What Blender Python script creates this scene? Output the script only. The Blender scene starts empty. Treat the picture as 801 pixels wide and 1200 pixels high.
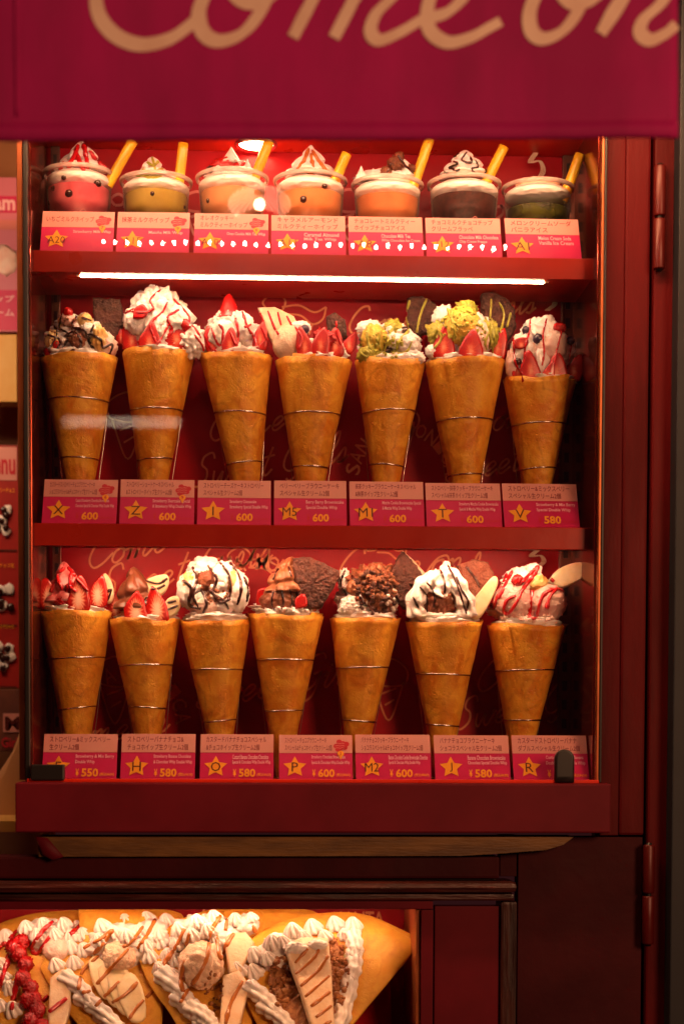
import bpy, bmesh, math, random
from mathutils import Vector, Matrix, noise
from mathutils.bvhtree import BVHTree
random.seed(7)
sc = bpy.context.scene
R = math.radians
# ------------------------------------------------------------------ camera
FPX = 2000.0
YAW, PITCH, ROLL = R(2.4), R(-2.5), R(0.2)
CAM = Vector((-0.105, -2.5, 1.45))
RC = (Matrix.Rotation(-YAW, 3, 'Z') @ Matrix.Rotation(R(90) + PITCH, 3, 'X') @ Matrix.Rotation(ROLL, 3, 'Z'))
CX, CY = 400.5, 947.0
cd = bpy.data.cameras.new('camera'); cam = bpy.data.objects.new('camera', cd); sc.collection.objects.link(cam)
cam.matrix_world = Matrix.Translation(CAM) @ RC.to_4x4()
cd.sensor_fit = 'VERTICAL'; cd.sensor_height = 36.0; cd.lens = 36.0 * FPX / 1200.0
cd.shift_y = (CY - 600.0) / 1200.0
cd.clip_start = 0.05; cd.clip_end = 60
cd.dof.use_dof = True; cd.dof.focus_distance = 2.58; cd.dof.aperture_fstop = 1.8
sc.camera = cam
# ------------------------------------------------------------------ light, exposure
w = bpy.data.worlds.new('World'); sc.world = w; w.use_nodes = True
bg = w.node_tree.nodes['Background']; bg.inputs[0].default_value = (1.0, 0.22, 0.24, 1); bg.inputs[1].default_value = 0.022
sc.view_settings.view_transform = 'Standard'; sc.view_settings.look = 'None'; sc.view_settings.exposure = 0; sc.view_settings.gamma = 1
sc.cycles.use_denoising = True
sc.cycles.max_bounces = 7; sc.cycles.transparent_max_bounces = 16; sc.cycles.sample_clamp_indirect = 4
sc.cycles.caustics_reflective = False; sc.cycles.caustics_refractive = False
ld = bpy.data.lights.new('street_fill', 'AREA'); ld.shape = 'DISK'; ld.size = 1.2; ld.energy = 108; ld.color = (1.0, 0.48, 0.24)  # added warm fill from the street side, not a visible lamp
lo = bpy.data.objects.new('street_fill', ld); sc.collection.objects.link(lo); lo.location = (2.1, -4.0, 2.5)
lo.rotation_euler = (Vector((0.1, 0, 1.5)) - lo.location).to_track_quat('-Z', 'Y').to_euler()
l2 = bpy.data.lights.new('awning_fill', 'AREA'); l2.shape = 'RECTANGLE'; l2.size = 1.0; l2.size_y = 0.06; l2.energy = 14; l2.color = (1.0, 0.48, 0.22)  # added unseen light to brighten the drinks, kept high out of the glass reflection
o2 = bpy.data.objects.new('awning_fill', l2); sc.collection.objects.link(o2); o2.location = (0.0, -0.33, CAM.z + 1.03)
o2.rotation_euler = (Vector((0.0, 0.12, 1.75)) - o2.location).to_track_quat('-Z', 'Y').to_euler()
l3 = bpy.data.lights.new('left_fill', 'AREA'); l3.size = 0.25; l3.energy = 2.6; l3.color = (1.0, 0.6, 0.36)  # added unseen light to brighten the posters at the left
o3 = bpy.data.objects.new('left_fill', l3); sc.collection.objects.link(o3); o3.location = (-0.78, 0.05, CAM.z + 0.75)
o3.rotation_euler = (Vector((-0.55, 0.55, 1.6)) - o3.location).to_track_quat('-Z', 'Y').to_euler()
TUBE_COL = (1.0, 0.60, 0.35)
L_TOP, L_MID, L_LOW, L_CASE, L_LED, L_PEND = 18, 60, 60, 36, 80, 8

def U(px, py, Y):
    d = RC @ Vector(((px - CX) / FPX, -(py - CY) / FPX, -1.0))
    t = (Y - CAM.y) / d.y
    return CAM + d * t

# ------------------------------------------------------------------ materials
def mat(name, col, rough=0.5, col2=None, nscale=20, nfac=(0.4, 0.6), bump=None, sss=0, metal=0, coat=0, spec=0.5, trans=0, ior=1.45, emis=None, tex='NOISE', stretch=None, detail=4, bump2=None, rvar=0):
    m = bpy.data.materials.new(name); m.use_nodes = True; nt = m.node_tree; N = nt.nodes; Lk = nt.links
    p = N['Principled BSDF']
    p.inputs['Base Color'].default_value = (*col, 1); p.inputs['Roughness'].default_value = rough
    p.inputs['Metallic'].default_value = metal; p.inputs['Coat Weight'].default_value = coat; p.inputs['Coat Roughness'].default_value = 0.08
    p.inputs['Specular IOR Level'].default_value = spec; p.inputs['Transmission Weight'].default_value = trans; p.inputs['IOR'].default_value = ior
    if sss:
        p.inputs['Subsurface Weight'].default_value = sss; p.inputs['Subsurface Radius'].default_value = (0.006, 0.003, 0.002); p.inputs['Subsurface Scale'].default_value = 1.0
    if emis:
        p.inputs['Emission Color'].default_value = (*emis[0], 1); p.inputs['Emission Strength'].default_value = emis[1]
    tc = N.new('ShaderNodeTexCoord'); mp = N.new('ShaderNodeMapping'); Lk.new(tc.outputs['Object'], mp.inputs[0])
    if stretch: mp.inputs['Scale'].default_value = stretch
    if col2:
        n = N.new('ShaderNodeTexNoise'); n.inputs['Scale'].default_value = nscale; n.inputs['Detail'].default_value = detail; n.inputs['Roughness'].default_value = 0.6
        Lk.new(mp.outputs[0], n.inputs['Vector'])
        cr = N.new('ShaderNodeValToRGB'); cr.color_ramp.elements[0].position = nfac[0]; cr.color_ramp.elements[1].position = nfac[1]
        cr.color_ramp.elements[0].color = (*col, 1); cr.color_ramp.elements[1].color = (*col2, 1)
        Lk.new(n.outputs[0], cr.inputs[0]); Lk.new(cr.outputs[0], p.inputs['Base Color'])
    if rvar:
        n3 = N.new('ShaderNodeTexNoise'); n3.inputs['Scale'].default_value = nscale * 1.7; n3.inputs['Detail'].default_value = 5; Lk.new(mp.outputs[0], n3.inputs['Vector'])
        mr = N.new('ShaderNodeMapRange'); mr.inputs[3].default_value = max(0, rough - rvar); mr.inputs[4].default_value = rough + rvar
        mr.inputs[1].default_value = .3; mr.inputs[2].default_value = .7
        Lk.new(n3.outputs[0], mr.inputs[0]); Lk.new(mr.outputs[0], p.inputs['Roughness'])
    last = None
    for b in (bump, bump2):
        if not b: continue
        n2 = N.new('ShaderNodeTexNoise'); n2.inputs['Scale'].default_value = b[0]; n2.inputs['Detail'].default_value = 5
        Lk.new(mp.outputs[0], n2.inputs['Vector'])
        bp = N.new('ShaderNodeBump'); bp.inputs['Distance'].default_value = b[1]; bp.inputs['Strength'].default_value = 1
        Lk.new(n2.outputs[0], bp.inputs['Height'])
        if last: Lk.new(last.outputs[0], bp.inputs['Normal'])
        last = bp
    if last: Lk.new(last.outputs[0], p.inputs['Normal'])
    return m

def glass_mat(name, tint=(1, 1, 1), extra=0.0, rough=0.0):
    m = bpy.data.materials.new(name); m.use_nodes = True; nt = m.node_tree; N = nt.nodes; Lk = nt.links
    N.remove(N['Principled BSDF']); out = N['Material Output']
    t = N.new('ShaderNodeBsdfTransparent'); t.inputs[0].default_value = (*tint, 1)
    g = N.new('ShaderNodeBsdfGlossy'); g.inputs['Roughness'].default_value = rough
    f = N.new('ShaderNodeFresnel'); f.inputs[0].default_value = 1.5
    ad = N.new('ShaderNodeMath'); ad.operation = 'ADD'; ad.inputs[1].default_value = extra; Lk.new(f.outputs[0], ad.inputs[0])
    mx = N.new('ShaderNodeMixShader'); Lk.new(ad.outputs[0], mx.inputs[0]); Lk.new(t.outputs[0], mx.inputs[1]); Lk.new(g.outputs[0], mx.inputs[2])
    Lk.new(mx.outputs[0], out.inputs[0]); return m

def milky_mat(name, fac, rough=.15, ior=1.4):       # thin slightly milky plastic
    m = bpy.data.materials.new(name); m.use_nodes = True; nt = m.node_tree; N = nt.nodes; Lk = nt.links; p = N['Principled BSDF']
    p.inputs['Base Color'].default_value = (.90, .74, .66, 1); p.inputs['Roughness'].default_value = rough
    t = N.new('ShaderNodeBsdfTransparent'); mx = N.new('ShaderNodeMixShader'); f = N.new('ShaderNodeFresnel'); f.inputs[0].default_value = ior; ad = N.new('ShaderNodeMath'); ad.inputs[1].default_value = fac; Lk.new(f.outputs[0], ad.inputs[0]); Lk.new(ad.outputs[0], mx.inputs[0])
    Lk.new(t.outputs[0], mx.inputs[1]); Lk.new(p.outputs[0], mx.inputs[2]); Lk.new(mx.outputs[0], N['Material Output'].inputs[0]); return m

def crepe_mat(name, a, b, c):
    m = bpy.data.materials.new(name); m.use_nodes = True; nt = m.node_tree; N = nt.nodes; Lk = nt.links
    p = N['Principled BSDF']; p.inputs['Roughness'].default_value = 0.36; p.inputs['Subsurface Weight'].default_value = 0.05
    p.inputs['Subsurface Radius'].default_value = (0.005, 0.002, 0.001); p.inputs['Subsurface Scale'].default_value = 1.0
    p.inputs['Specular IOR Level'].default_value = 0.35
    tc = N.new('ShaderNodeTexCoord'); oi = N.new('ShaderNodeObjectInfo')
    va = N.new('ShaderNodeVectorMath'); va.operation = 'MULTIPLY_ADD'
    Lk.new(oi.outputs['Random'], va.inputs[0]); va.inputs[1].default_value = (9, 7, 5); Lk.new(tc.outputs['Object'], va.inputs[2])
    def nz(s, d, r=.6, dist=0):
        n = N.new('ShaderNodeTexNoise'); n.inputs['Scale'].default_value = s; n.inputs['Detail'].default_value = d; n.inputs['Roughness'].default_value = r; n.inputs['Distortion'].default_value = dist
        Lk.new(va.outputs[0], n.inputs['Vector']); return n
    n1 = nz(22, 4, .6, 1.2); n2 = nz(70, 6, .7)
    cr = N.new('ShaderNodeValToRGB'); e = cr.color_ramp.elements
    e[0].position = .36; e[0].color = (*a, 1); e[1].position = .66; e[1].color = (*b, 1)
    Lk.new(n1.outputs[0], cr.inputs[0])
    # browned ring marks left by the griddle
    n4 = nz(26, 1.5, .5, .5)
    r1 = N.new('ShaderNodeValToRGB'); q = r1.color_ramp.elements; q[0].position = .50; q[0].color = (0, 0, 0, 1); q[1].position = .57; q[1].color = (1, 1, 1, 1)
    x = r1.color_ramp.elements.new(.64); x.color = (0, 0, 0, 1); Lk.new(n4.outputs[0], r1.inputs[0])
    r2 = N.new('ShaderNodeMapRange'); r2.inputs[1].default_value = .35; r2.inputs[2].default_value = .7; Lk.new(n2.outputs[0], r2.inputs[0])
    mm = N.new('ShaderNodeMath'); mm.operation = 'MULTIPLY'; Lk.new(r1.outputs[0], mm.inputs[0]); Lk.new(r2.outputs[0], mm.inputs[1])
    m3 = N.new('ShaderNodeMath'); m3.operation = 'MULTIPLY'; m3.inputs[1].default_value = .62; Lk.new(mm.outputs[0], m3.inputs[0])
    mix = N.new('ShaderNodeMixRGB'); Lk.new(m3.outputs[0], mix.inputs[0]); Lk.new(cr.outputs[0], mix.inputs[1]); mix.inputs[2].default_value = (*c, 1)
    Lk.new(mix.outputs[0], p.inputs['Base Color'])
    b1 = N.new('ShaderNodeBump'); b1.inputs['Distance'].default_value = .0017; Lk.new(nz(34, 3, .5, 1.5).outputs[0], b1.inputs['Height'])
    b2 = N.new('ShaderNodeBump'); b2.inputs['Distance'].default_value = .0012; Lk.new(nz(170, 5, .7, .6).outputs[0], b2.inputs['Height']); Lk.new(b1.outputs[0], b2.inputs['Normal'])
    # a few pock marks
    v = N.new('ShaderNodeTexVoronoi'); v.inputs['Scale'].default_value = 150; Lk.new(va.outputs[0], v.inputs['Vector'])
    vr = N.new('ShaderNodeMapRange'); vr.inputs[1].default_value = .08; vr.inputs[2].default_value = .25; Lk.new(v.outputs[0], vr.inputs[0])
    b3 = N.new('ShaderNodeBump'); b3.inputs['Distance'].default_value = .0004; Lk.new(vr.outputs[0], b3.inputs['Height']); Lk.new(b2.outputs[0], b3.inputs['Normal'])
    Lk.new(b3.outputs[0], p.inputs['Normal'])
    return m

def slice_mat(name, w):      # cut strawberry face: pale heart, red margin, radial streaks
    m = bpy.data.materials.new(name); m.use_nodes = True; nt = m.node_tree; N = nt.nodes; Lk = nt.links
    p = N['Principled BSDF']; p.inputs['Roughness'].default_value = .3; p.inputs['Coat Weight'].default_value = .25
    tc = N.new('ShaderNodeTexCoord'); sx = N.new('ShaderNodeSeparateXYZ'); Lk.new(tc.outputs['Generated'], sx.inputs[0])
    def M(op, a, b):
        n = N.new('ShaderNodeMath'); n.operation = op
        for i, v in enumerate((a, b)):
            if v is None: continue
            if isinstance(v, (int, float)): n.inputs[i].default_value = v
            else: Lk.new(v, n.inputs[i])
        return n.outputs[0]
    dx = M('MULTIPLY', M('SUBTRACT', sx.outputs[0], .5), 2.2); dz = M('MULTIPLY', M('SUBTRACT', sx.outputs[2], .34), 1.45)
    d = M('SQRT', M('ADD', M('MULTIPLY', dx, dx), M('MULTIPLY', dz, dz)), None)
    ang = M('ARCTAN2', dx, dz); st = M('MULTIPLY', M('SINE', M('MULTIPLY', ang, 22), None), .09)
    n = N.new('ShaderNodeTexNoise'); n.inputs['Scale'].default_value = 9; Lk.new(tc.outputs['Generated'], n.inputs['Vector'])
    f = M('ADD', M('ADD', d, st), M('MULTIPLY', M('SUBTRACT', n.outputs[0], .5), .35))
    cr = N.new('ShaderNodeValToRGB'); e = cr.color_ramp.elements
    e[0].position = .04 + w; e[0].color = ((.92, .62, .44, 1) if w else (.88, .36, .20, 1)); e[1].position = .72 + w; e[1].color = (.42, .004, .003, 1)
    k = e.new(.24 + w * 1.5); k.color = ((.88, .28, .17, 1) if w else (.74, .09, .04, 1)); k = e.new(.44 + w * 1.5); k.color = (.50, .010, .006, 1)
    Lk.new(f, cr.inputs[0]); Lk.new(cr.outputs[0], p.inputs['Base Color'])
    return m

M_ = {}
M_['crepe'] = crepe_mat('crepe', (1.0, .50, .050), (.76, .235, .013), (.40, .10, .007))
M_['crepe_yellow'] = crepe_mat('yellow_crepe', (.80, .44, .06), (.74, .34, .035), (.6, .22, .03))
M_['cream'] = mat('whipped_cream', (.93, .85, .79), .42, sss=.08, bump=(420, .0007), bump2=(120, .0012))
M_['cream_smooth'] = mat('smooth_cream', (.92, .85, .79), .32, sss=.08, bump=(160, .0008))
M_['pink_cream'] = mat('pink_cream', (.84, .50, .42), .4, sss=.08, bump=(300, .0009), col2=(.88, .66, .56), nscale=40)
M_['pink_swirl'] = mat('pink_soft_serve', (.72, .28, .27), .3, sss=.2, bump=(120, .0008), col2=(.62, .12, .12), nscale=50)
M_['custard'] = mat('custard', (.80, .48, .13), .35, sss=.15, bump=(150, .0015), col2=(.84, .62, .28), nscale=60)
M_['yellow_cream'] = mat('yellow_ice_cream', (.80, .50, .07), .45, sss=.15, bump=(200, .002), bump2=(60, .003), col2=(.62, .45, .06), nscale=55)
M_['matcha'] = mat('matcha_sauce', (.30, .30, .025), .3, bump=(260, .001), col2=(.50, .46, .07), nscale=80)
M_['green_drizzle'] = mat('green_drizzle', (.22, .21, .02), .25, coat=.4)
M_['vanilla'] = mat('vanilla_ice_cream', (.84, .58, .40), .45, sss=.2, bump=(170, .0025), bump2=(500, .0007))
M_['pink_ice'] = mat('strawberry_ice_cream', (.74, .38, .34), .45, sss=.2, bump=(150, .003), bump2=(500, .0008), col2=(.8, .55, .48), nscale=60)
M_['choc'] = mat('chocolate_ice_cream', (.25, .085, .035), .4, bump=(160, .003), bump2=(420, .001), col2=(.17, .05, .02), nscale=60)
M_['choc_smooth'] = mat('chocolate_soft_serve', (.15, .050, .022), .28, bump=(70, .0012), sss=.05)
M_['choc_light'] = mat('light_chocolate_cream', (.27, .105, .042), .38, bump=(120, .001))
M_['choc_sauce'] = mat('chocolate_sauce', (.035, .010, .006), .15, coat=.6)
M_['red_sauce'] = mat('strawberry_sauce', (.52, .008, .012), .12, coat=.8)
M_['caramel'] = mat('caramel_sauce', (.50, .16, .03), .2, coat=.5)
M_['berry_red'] = mat('strawberry_skin', (.46, .008, .007), .22, coat=.4, bump=(330, .0015), col2=(.48, .006, .008), nscale=90)
M_['slice'] = slice_mat('strawberry_cut_face', 0); M_['slice_pale'] = slice_mat('pale_strawberry_cut_face', .14)
M_['brownie'] = mat('brownie', (.048, .016, .010), .6, bump=(260, .004), bump2=(90, .006), col2=(.085, .030, .016), nscale=120)
M_['brownie_light'] = mat('light_brownie', (.16, .055, .03), .6, bump=(260, .003), bump2=(90, .004), col2=(.22, .085, .045), nscale=120)
M_['cookie'] = mat('cookie_crumb', (.30, .12, .05), .7, bump=(300, .003), col2=(.16, .06, .025), nscale=140)
M_['blueberry'] = mat('blueberry', (.030, .018, .040), .3, coat=.3, bump=(200, .0005))
M_['banana'] = mat('banana', (.84, .64, .34), .4, sss=.15, bump=(160, .0008), col2=(.86, .70, .44), nscale=60)
M_['cheese'] = mat('cheesecake', (.90, .68, .46), .45, sss=.1, bump=(200, .001), col2=(.86, .58, .34), nscale=60)
M_['walnut'] = mat('walnut_crumb', (.42, .18, .06), .5, bump=(250, .002), col2=(.24, .08, .025), nscale=110)
M_['raspberry'] = mat('raspberry', (.40, .002, .004), .25, coat=.2, bump=(260, .002))
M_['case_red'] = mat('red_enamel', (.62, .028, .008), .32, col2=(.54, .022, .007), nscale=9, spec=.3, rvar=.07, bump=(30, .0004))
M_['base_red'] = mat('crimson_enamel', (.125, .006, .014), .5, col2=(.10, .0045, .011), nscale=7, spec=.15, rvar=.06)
M_['back_red'] = mat('red_acrylic_back', (.44, .008, .016), .36, col2=(.36, .006, .012), nscale=5, spec=.22, rvar=.06)
M_['side'] = mat('side_mirror_panel', (.34, .06, .03), .12, metal=.85)
M_['print_line'] = mat('faint_orange_print', (.80, .26, .10), .4)
M_['print_pink'] = mat('pink_print', (.66, .20, .18), .4)
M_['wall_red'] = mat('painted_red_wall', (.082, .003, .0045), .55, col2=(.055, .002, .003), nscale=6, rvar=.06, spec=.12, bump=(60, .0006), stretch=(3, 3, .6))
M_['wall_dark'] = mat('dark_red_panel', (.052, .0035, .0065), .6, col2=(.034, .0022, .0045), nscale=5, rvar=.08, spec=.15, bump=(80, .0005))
M_['wood_dark'] = mat('dark_varnished_wood', (.075, .012, .008), .35, col2=(.025, .005, .004), nscale=30, stretch=(.25, 3, 3), rvar=.12, bump=(70, .002), detail=7)
M_['wood_post'] = mat('dark_varnished_post', (.05, .010, .006), .4, col2=(.02, .005, .004), nscale=30, stretch=(3, 3, .25), rvar=.12, bump=(70, .002), detail=7)
M_['board'] = mat('worn_board', (.19, .085, .016), .55, col2=(.10, .042, .009), nscale=22, stretch=(.35, 2, 2.5), bump=(120, .001), detail=8)
M_['steel'] = mat('chrome_wire', (.60, .55, .50), .22, metal=1)
M_['hinge'] = mat('painted_hinge', (.08, .004, .003), .4, metal=.1, rvar=.1)
M_['glare_blocker'] = mat('dark_glare_blocker', (.05, .004, .008), .8)
M_['black'] = mat('black_gasket', (.012, .010, .010), .35)
M_['rail'] = mat('slotted_rail_metal', (.16, .07, .05), .35, metal=.7)
M_['post'] = mat('copper_edge_strip', (.46, .13, .04), .35, metal=.5, col2=(.34, .09, .03), nscale=14)
M_['grey'] = mat('grey_pillar', (.009, .012, .018), .6, col2=(.007, .009, .014), nscale=12)
M_['awning'] = mat('magenta_awning_cloth', (.46, .002, .15), .75, col2=(.34, .0015, .11), nscale=3.5, bump=(500, .0006), stretch=(1.6, 1, .5), detail=6)
M_['awn_text'] = mat('cream_awning_print', (.90, .68, .55), .6, col2=(.82, .58, .46), nscale=12)
M_['card_pale'] = mat('pale_pink_card', (.73, .31, .26), .4)
M_['card_magenta'] = mat('magenta_card', (.60, .010, .105), .4)
M_['star'] = mat('orange_star_print', (.95, .38, .02), .4)
M_['ink'] = mat('dark_red_ink', (.20, .004, .020), .4)
M_['ink_dark'] = mat('brown_ink', (.10, .015, .010), .4)
M_['ink_white'] = mat('pale_pink_ink', (.90, .52, .58), .4)
M_['ink_red'] = mat('red_ink', (.60, .02, .04), .4)
M_['straw'] = mat('yellow_straw', (.85, .50, .02), .3, sss=.1, coat=.2)
M_['glass'] = glass_mat('window_glass', extra=.012)
M_['cup'] = milky_mat('clear_plastic_cup', .0, .06, 1.18)
M_['cup_rim'] = milky_mat('clear_plastic_rim', .30)
M_['tube_top'] = mat('lit_tube_upper', (1, 1, 1), .5, emis=(TUBE_COL, L_TOP))
M_['tube_mid'] = mat('lit_tube_middle', (1, 1, 1), .5, emis=(TUBE_COL, L_MID))
M_['tube_low'] = mat('lit_tube_lower', (1, 1, 1), .5, emis=(TUBE_COL, L_LOW))
M_['tube_case'] = mat('lit_tube_counter', (1, 1, 1), .5, emis=(TUBE_COL, L_CASE))
M_['led'] = mat('led_bulb', (1, 1, 1), .5, emis=((1.0, .66, .46), L_LED * 5))
M_['bulb'] = mat('lamp_bulb', (1, 1, 1), .5, emis=((1.0, .50, .28), L_PEND * 7))
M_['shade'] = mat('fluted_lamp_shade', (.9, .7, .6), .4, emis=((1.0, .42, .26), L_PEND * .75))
M_['dim_flute'] = mat('dim_lamp_flute', (.9, .6, .5), .4, emis=((1.0, .36, .20), 2.2))  # weaker glow on alternate ribs paints the shading of the flutes
M_['downlight'] = mat('ceiling_downlight', (1, 1, 1), .5, emis=((1.0, .50, .26), 42))
M_['street_tube'] = mat('street_tube_light', (1, 1, 1), .5, emis=((1.0, .72, .5), 7))
M_['far_window'] = mat('far_lit_window', (1, 1, 1), .5, emis=((1.0, .34, .26), .9))
M_['cable'] = mat('pale_cable', (.75, .52, .36), .35)
M_['drink_pink'] = mat('strawberry_milk', (.52, .11, .13), .3, col2=(.44, .06, .08), nscale=30)
M_['drink_matcha'] = mat('matcha_milk', (.27, .18, .022), .3, col2=(.33, .24, .05), nscale=20)
M_['drink_tea'] = mat('milk_tea', (.44, .19, .08), .3, col2=(.48, .23, .1), nscale=20)
M_['drink_caramel'] = mat('caramel_tea', (.50, .17, .05), .3, col2=(.54, .22, .08), nscale=20)
M_['drink_choctea'] = mat('chocolate_milk_tea', (.44, .16, .05), .3, col2=(.38, .12, .04), nscale=20)
M_['drink_frappe'] = mat('chocolate_frappe', (.045, .012, .008), .35, col2=(.02, .006, .004), nscale=110, nfac=(.45, .55))
M_['drink_melon'] = mat('melon_soda', (.008, .014, .002), .15, col2=(.06, .065, .005), nscale=25, coat=.4)
M_['tan_wall'] = mat('tan_wall', (.42, .19, .085), .6, col2=(.36, .15, .06), nscale=6)
M_['poster_pink'] = mat('pink_poster', (.62, .18, .26), .4)
M_['poster_red'] = mat('red_menu_board', (.42, .022, .016), .4, col2=(.36, .016, .014), nscale=12)
M_['yellow_box'] = mat('yellow_container', (.66, .34, .06), .5, col2=(.72, .44, .12), nscale=10)
M_['brown_box'] = mat('brown_carton', (.20, .06, .035), .6, col2=(.15, .045, .03), nscale=30)
M_['tan_plastic'] = mat('pale_curved_plastic', (.62, .33, .15), .4)

# ------------------------------------------------------------------ helpers
def link(o):
    sc.collection.objects.link(o); return o

def mesh(name, verts, faces, mats, smooth=True, fm=None):
    me = bpy.data.meshes.new(name); me.from_pydata([tuple(v) for v in verts], [], faces)
    for m in (mats if isinstance(mats, (list, tuple)) else [mats]): me.materials.append(M_[m])
    if fm: me.polygons.foreach_set('material_index', fm)
    me.polygons.foreach_set('use_smooth', [smooth] * len(me.polygons))
    me.update(); return me

def obj(name, me, parent=None, loc=None, **k):
    o = link(bpy.data.objects.new(name, me))
    if parent is not None: o.parent = parent
    if loc is not None: o.location = loc
    for a, b in k.items(): o[a] = b
    return o

def root(name, label, cat, loc, group=None, rot=None):
    o = link(bpy.data.objects.new(name, None)); o.location = loc; o.empty_display_size = .02
    o['label'] = label; o['category'] = cat
    if group: o['group'] = group
    if rot: o.rotation_euler = rot
    return o

def box(x0, x1, y0, y1, z0, z1, bev=0.0):
    bm = bmesh.new(); bmesh.ops.create_cube(bm, size=1)
    for v in bm.verts:
        v.co = Vector(((x0 + x1) / 2 + v.co.x * (x1 - x0), (y0 + y1) / 2 + v.co.y * (y1 - y0), (z0 + z1) / 2 + v.co.z * (z1 - z0)))
    if bev: bmesh.ops.bevel(bm, geom=list(bm.edges), offset=bev, segments=2, affect='EDGES', profile=.6)
    vs = [v.co.copy() for v in bm.verts]; bm.verts.index_update(); fs = [[v.index for v in f.verts] for f in bm.faces]; bm.free()
    return vs, fs

def merge(parts):
    V, Fs = [], []
    for v, f in parts:
        o = len(V); V += list(v); Fs += [[i + o for i in q] for q in f]
    return V, Fs

def boxo(name, b, m, parent=None, bev=0.001, smooth=False, **k):
    o0 = Vector(((b[0] + b[1]) / 2, (b[2] + b[3]) / 2, (b[4] + b[5]) / 2))
    v, f = box(*b, bev=bev); v = [x - o0 for x in v]
    if parent is not None: o0 = o0 - parent.location
    return obj(name, mesh(name, v, f, m, smooth), parent, o0, **k)

def smoothpath(pts, n=6):
    P = [Vector(p) for p in pts]
    if len(P) < 3: 
        return [P[0].lerp(P[-1], i / n) for i in range(n + 1)]
    out = []
    for i in range(len(P) - 1):
        a = P[i - 1] if i else P[0] * 2 - P[1]; b, c = P[i], P[i + 1]; d = P[i + 2] if i + 2 < len(P) else c * 2 - b
        for k in range(n):
            t = k / n
            out.append(.5 * ((2 * b) + (c - a) * t + (2 * a - 5 * b + 4 * c - d) * t * t + (3 * b - a - 3 * c + d) * t ** 3))
    out.append(P[-1]); return out

def tube(path, rad, segs=8, closed=False, star=0, nst=6, twist=0, flat=1.0):
    n = len(path); V = []; Fs = []
    up = Vector((0.13, -1, 0.07)).normalized(); prev = None
    for i, p in enumerate(path):
        if closed: t = path[(i + 1) % n] - path[i - 1]
        else: t = path[min(i + 1, n - 1)] - path[max(i - 1, 0)]
        if t.length < 1e-9: t = Vector((0, 0, 1))
        t.normalize()
        a = (prev if prev is not None else up); a = a - t * a.dot(t)
        if a.length < 1e-4: a = Vector((1, 0, 0)) - t * t.x
        a.normalize(); prev = a; b = t.cross(a)
        r = rad(i / max(1, n - 1)) if callable(rad) else rad
        for k in range(segs):
            th = 2 * math.pi * k / segs
            rr = r * (1 - star + star * abs(math.cos(nst * th / 2 + twist * i / n))) if star else r
            V.append(p + a * math.cos(th) * rr * flat + b * math.sin(th) * rr)
    for i in range(n if closed else n - 1):
        j = (i + 1) % n
        for k in range(segs):
            l = (k + 1) % segs
            Fs.append([i * segs + k, i * segs + l, j * segs + l, j * segs + k])
    if not closed:
        Fs.append(list(range(segs))[::-1]); Fs.append([(n - 1) * segs + k for k in range(segs)])
    return V, Fs

def ribbon(path, width, y=0.0):           # flat printed stroke in the XZ plane
    V, Fs = [], []; n = len(path)
    for i, p in enumerate(path):
        t = path[min(i + 1, n - 1)] - path[max(i - 1, 0)]; nn = Vector((-t.z, 0, t.x))
        if nn.length < 1e-9: nn = Vector((1, 0, 0))
        nn.normalize(); wd = (width(i / max(1, n - 1)) if callable(width) else width) / 2
        V += [Vector((p.x, y, p.z)) + nn * wd, Vector((p.x, y, p.z)) - nn * wd]
    for i in range(n - 1): Fs.append([2 * i, 2 * i + 1, 2 * i + 3, 2 * i + 2])
    return V, Fs

_ico = {}
def ico(s):
    if s not in _ico:
        bm = bmesh.new(); bmesh.ops.create_icosphere(bm, subdivisions=s, radius=1); bm.verts.index_update()
        _ico[s] = ([v.co.copy() for v in bm.verts], [[v.index for v in f.verts] for f in bm.faces]); bm.free()
    return _ico[s]

def lumpg(c, r, amp=.12, freq=2.2, sub=4, seed=0, hard=True, octv=3, flatb=None):
    vs, fs = ico(sub); off = Vector((seed * 3.7, seed * 1.3, seed * 2.1)); V = []
    for v in vs:
        if amp:
            t = noise.turbulence(v * freq + off, octv, hard, noise_basis='PERLIN_ORIGINAL', amplitude_scale=.42)
            k = 1 + amp * (t * 1.7 - .6)
        else: k = 1
        V.append(Vector((c.x + v.x * r[0] * k, c.y + v.y * r[1] * k, c.z + v.z * r[2] * k)))
    return V, fs

def swirlg(c, Rr, H, axis=(0, 0, 1), n=6, a=.3, twist=2.5, turns=0, coil=.0, pw=.7, segs=48, lv=26, bend=(0, 0), sq=1.0, base=.0):
    ax = Vector(axis).normalized(); q = Vector((0, 0, 1)).rotation_difference(ax); V, Fs = [], []
    for j in range(lv):
        t = j / (lv - 1)
        pr = (1 - t) ** pw * (1 - base * (1 - t) ** 6) + .02 * (1 - t)
        for k in range(segs):
            th = 2 * math.pi * k / segs
            f = 1 - a + a * abs(math.cos(n * th / 2 + twist * t)) ** .8
            if turns: f *= 1 - coil * (1 - abs(math.sin(math.pi * turns * t ** .85 - th / 2))) ** 2
            r = Rr * pr * f
            z = H * t
            p = Vector((math.cos(th) * r + bend[0] * t ** 3 * Rr, math.sin(th) * r * sq + bend[1] * t ** 3 * Rr, z))
            V.append(c + q @ p)
    for j in range(lv - 1):
        for k in range(segs):
            l = (k + 1) % segs
            Fs.append([j * segs + k, j * segs + l, (j + 1) * segs + l, (j + 1) * segs + k])
    Fs.append(list(range(segs))[::-1]); Fs.append([(lv - 1) * segs + k for k in range(segs)])
    return V, Fs

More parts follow.
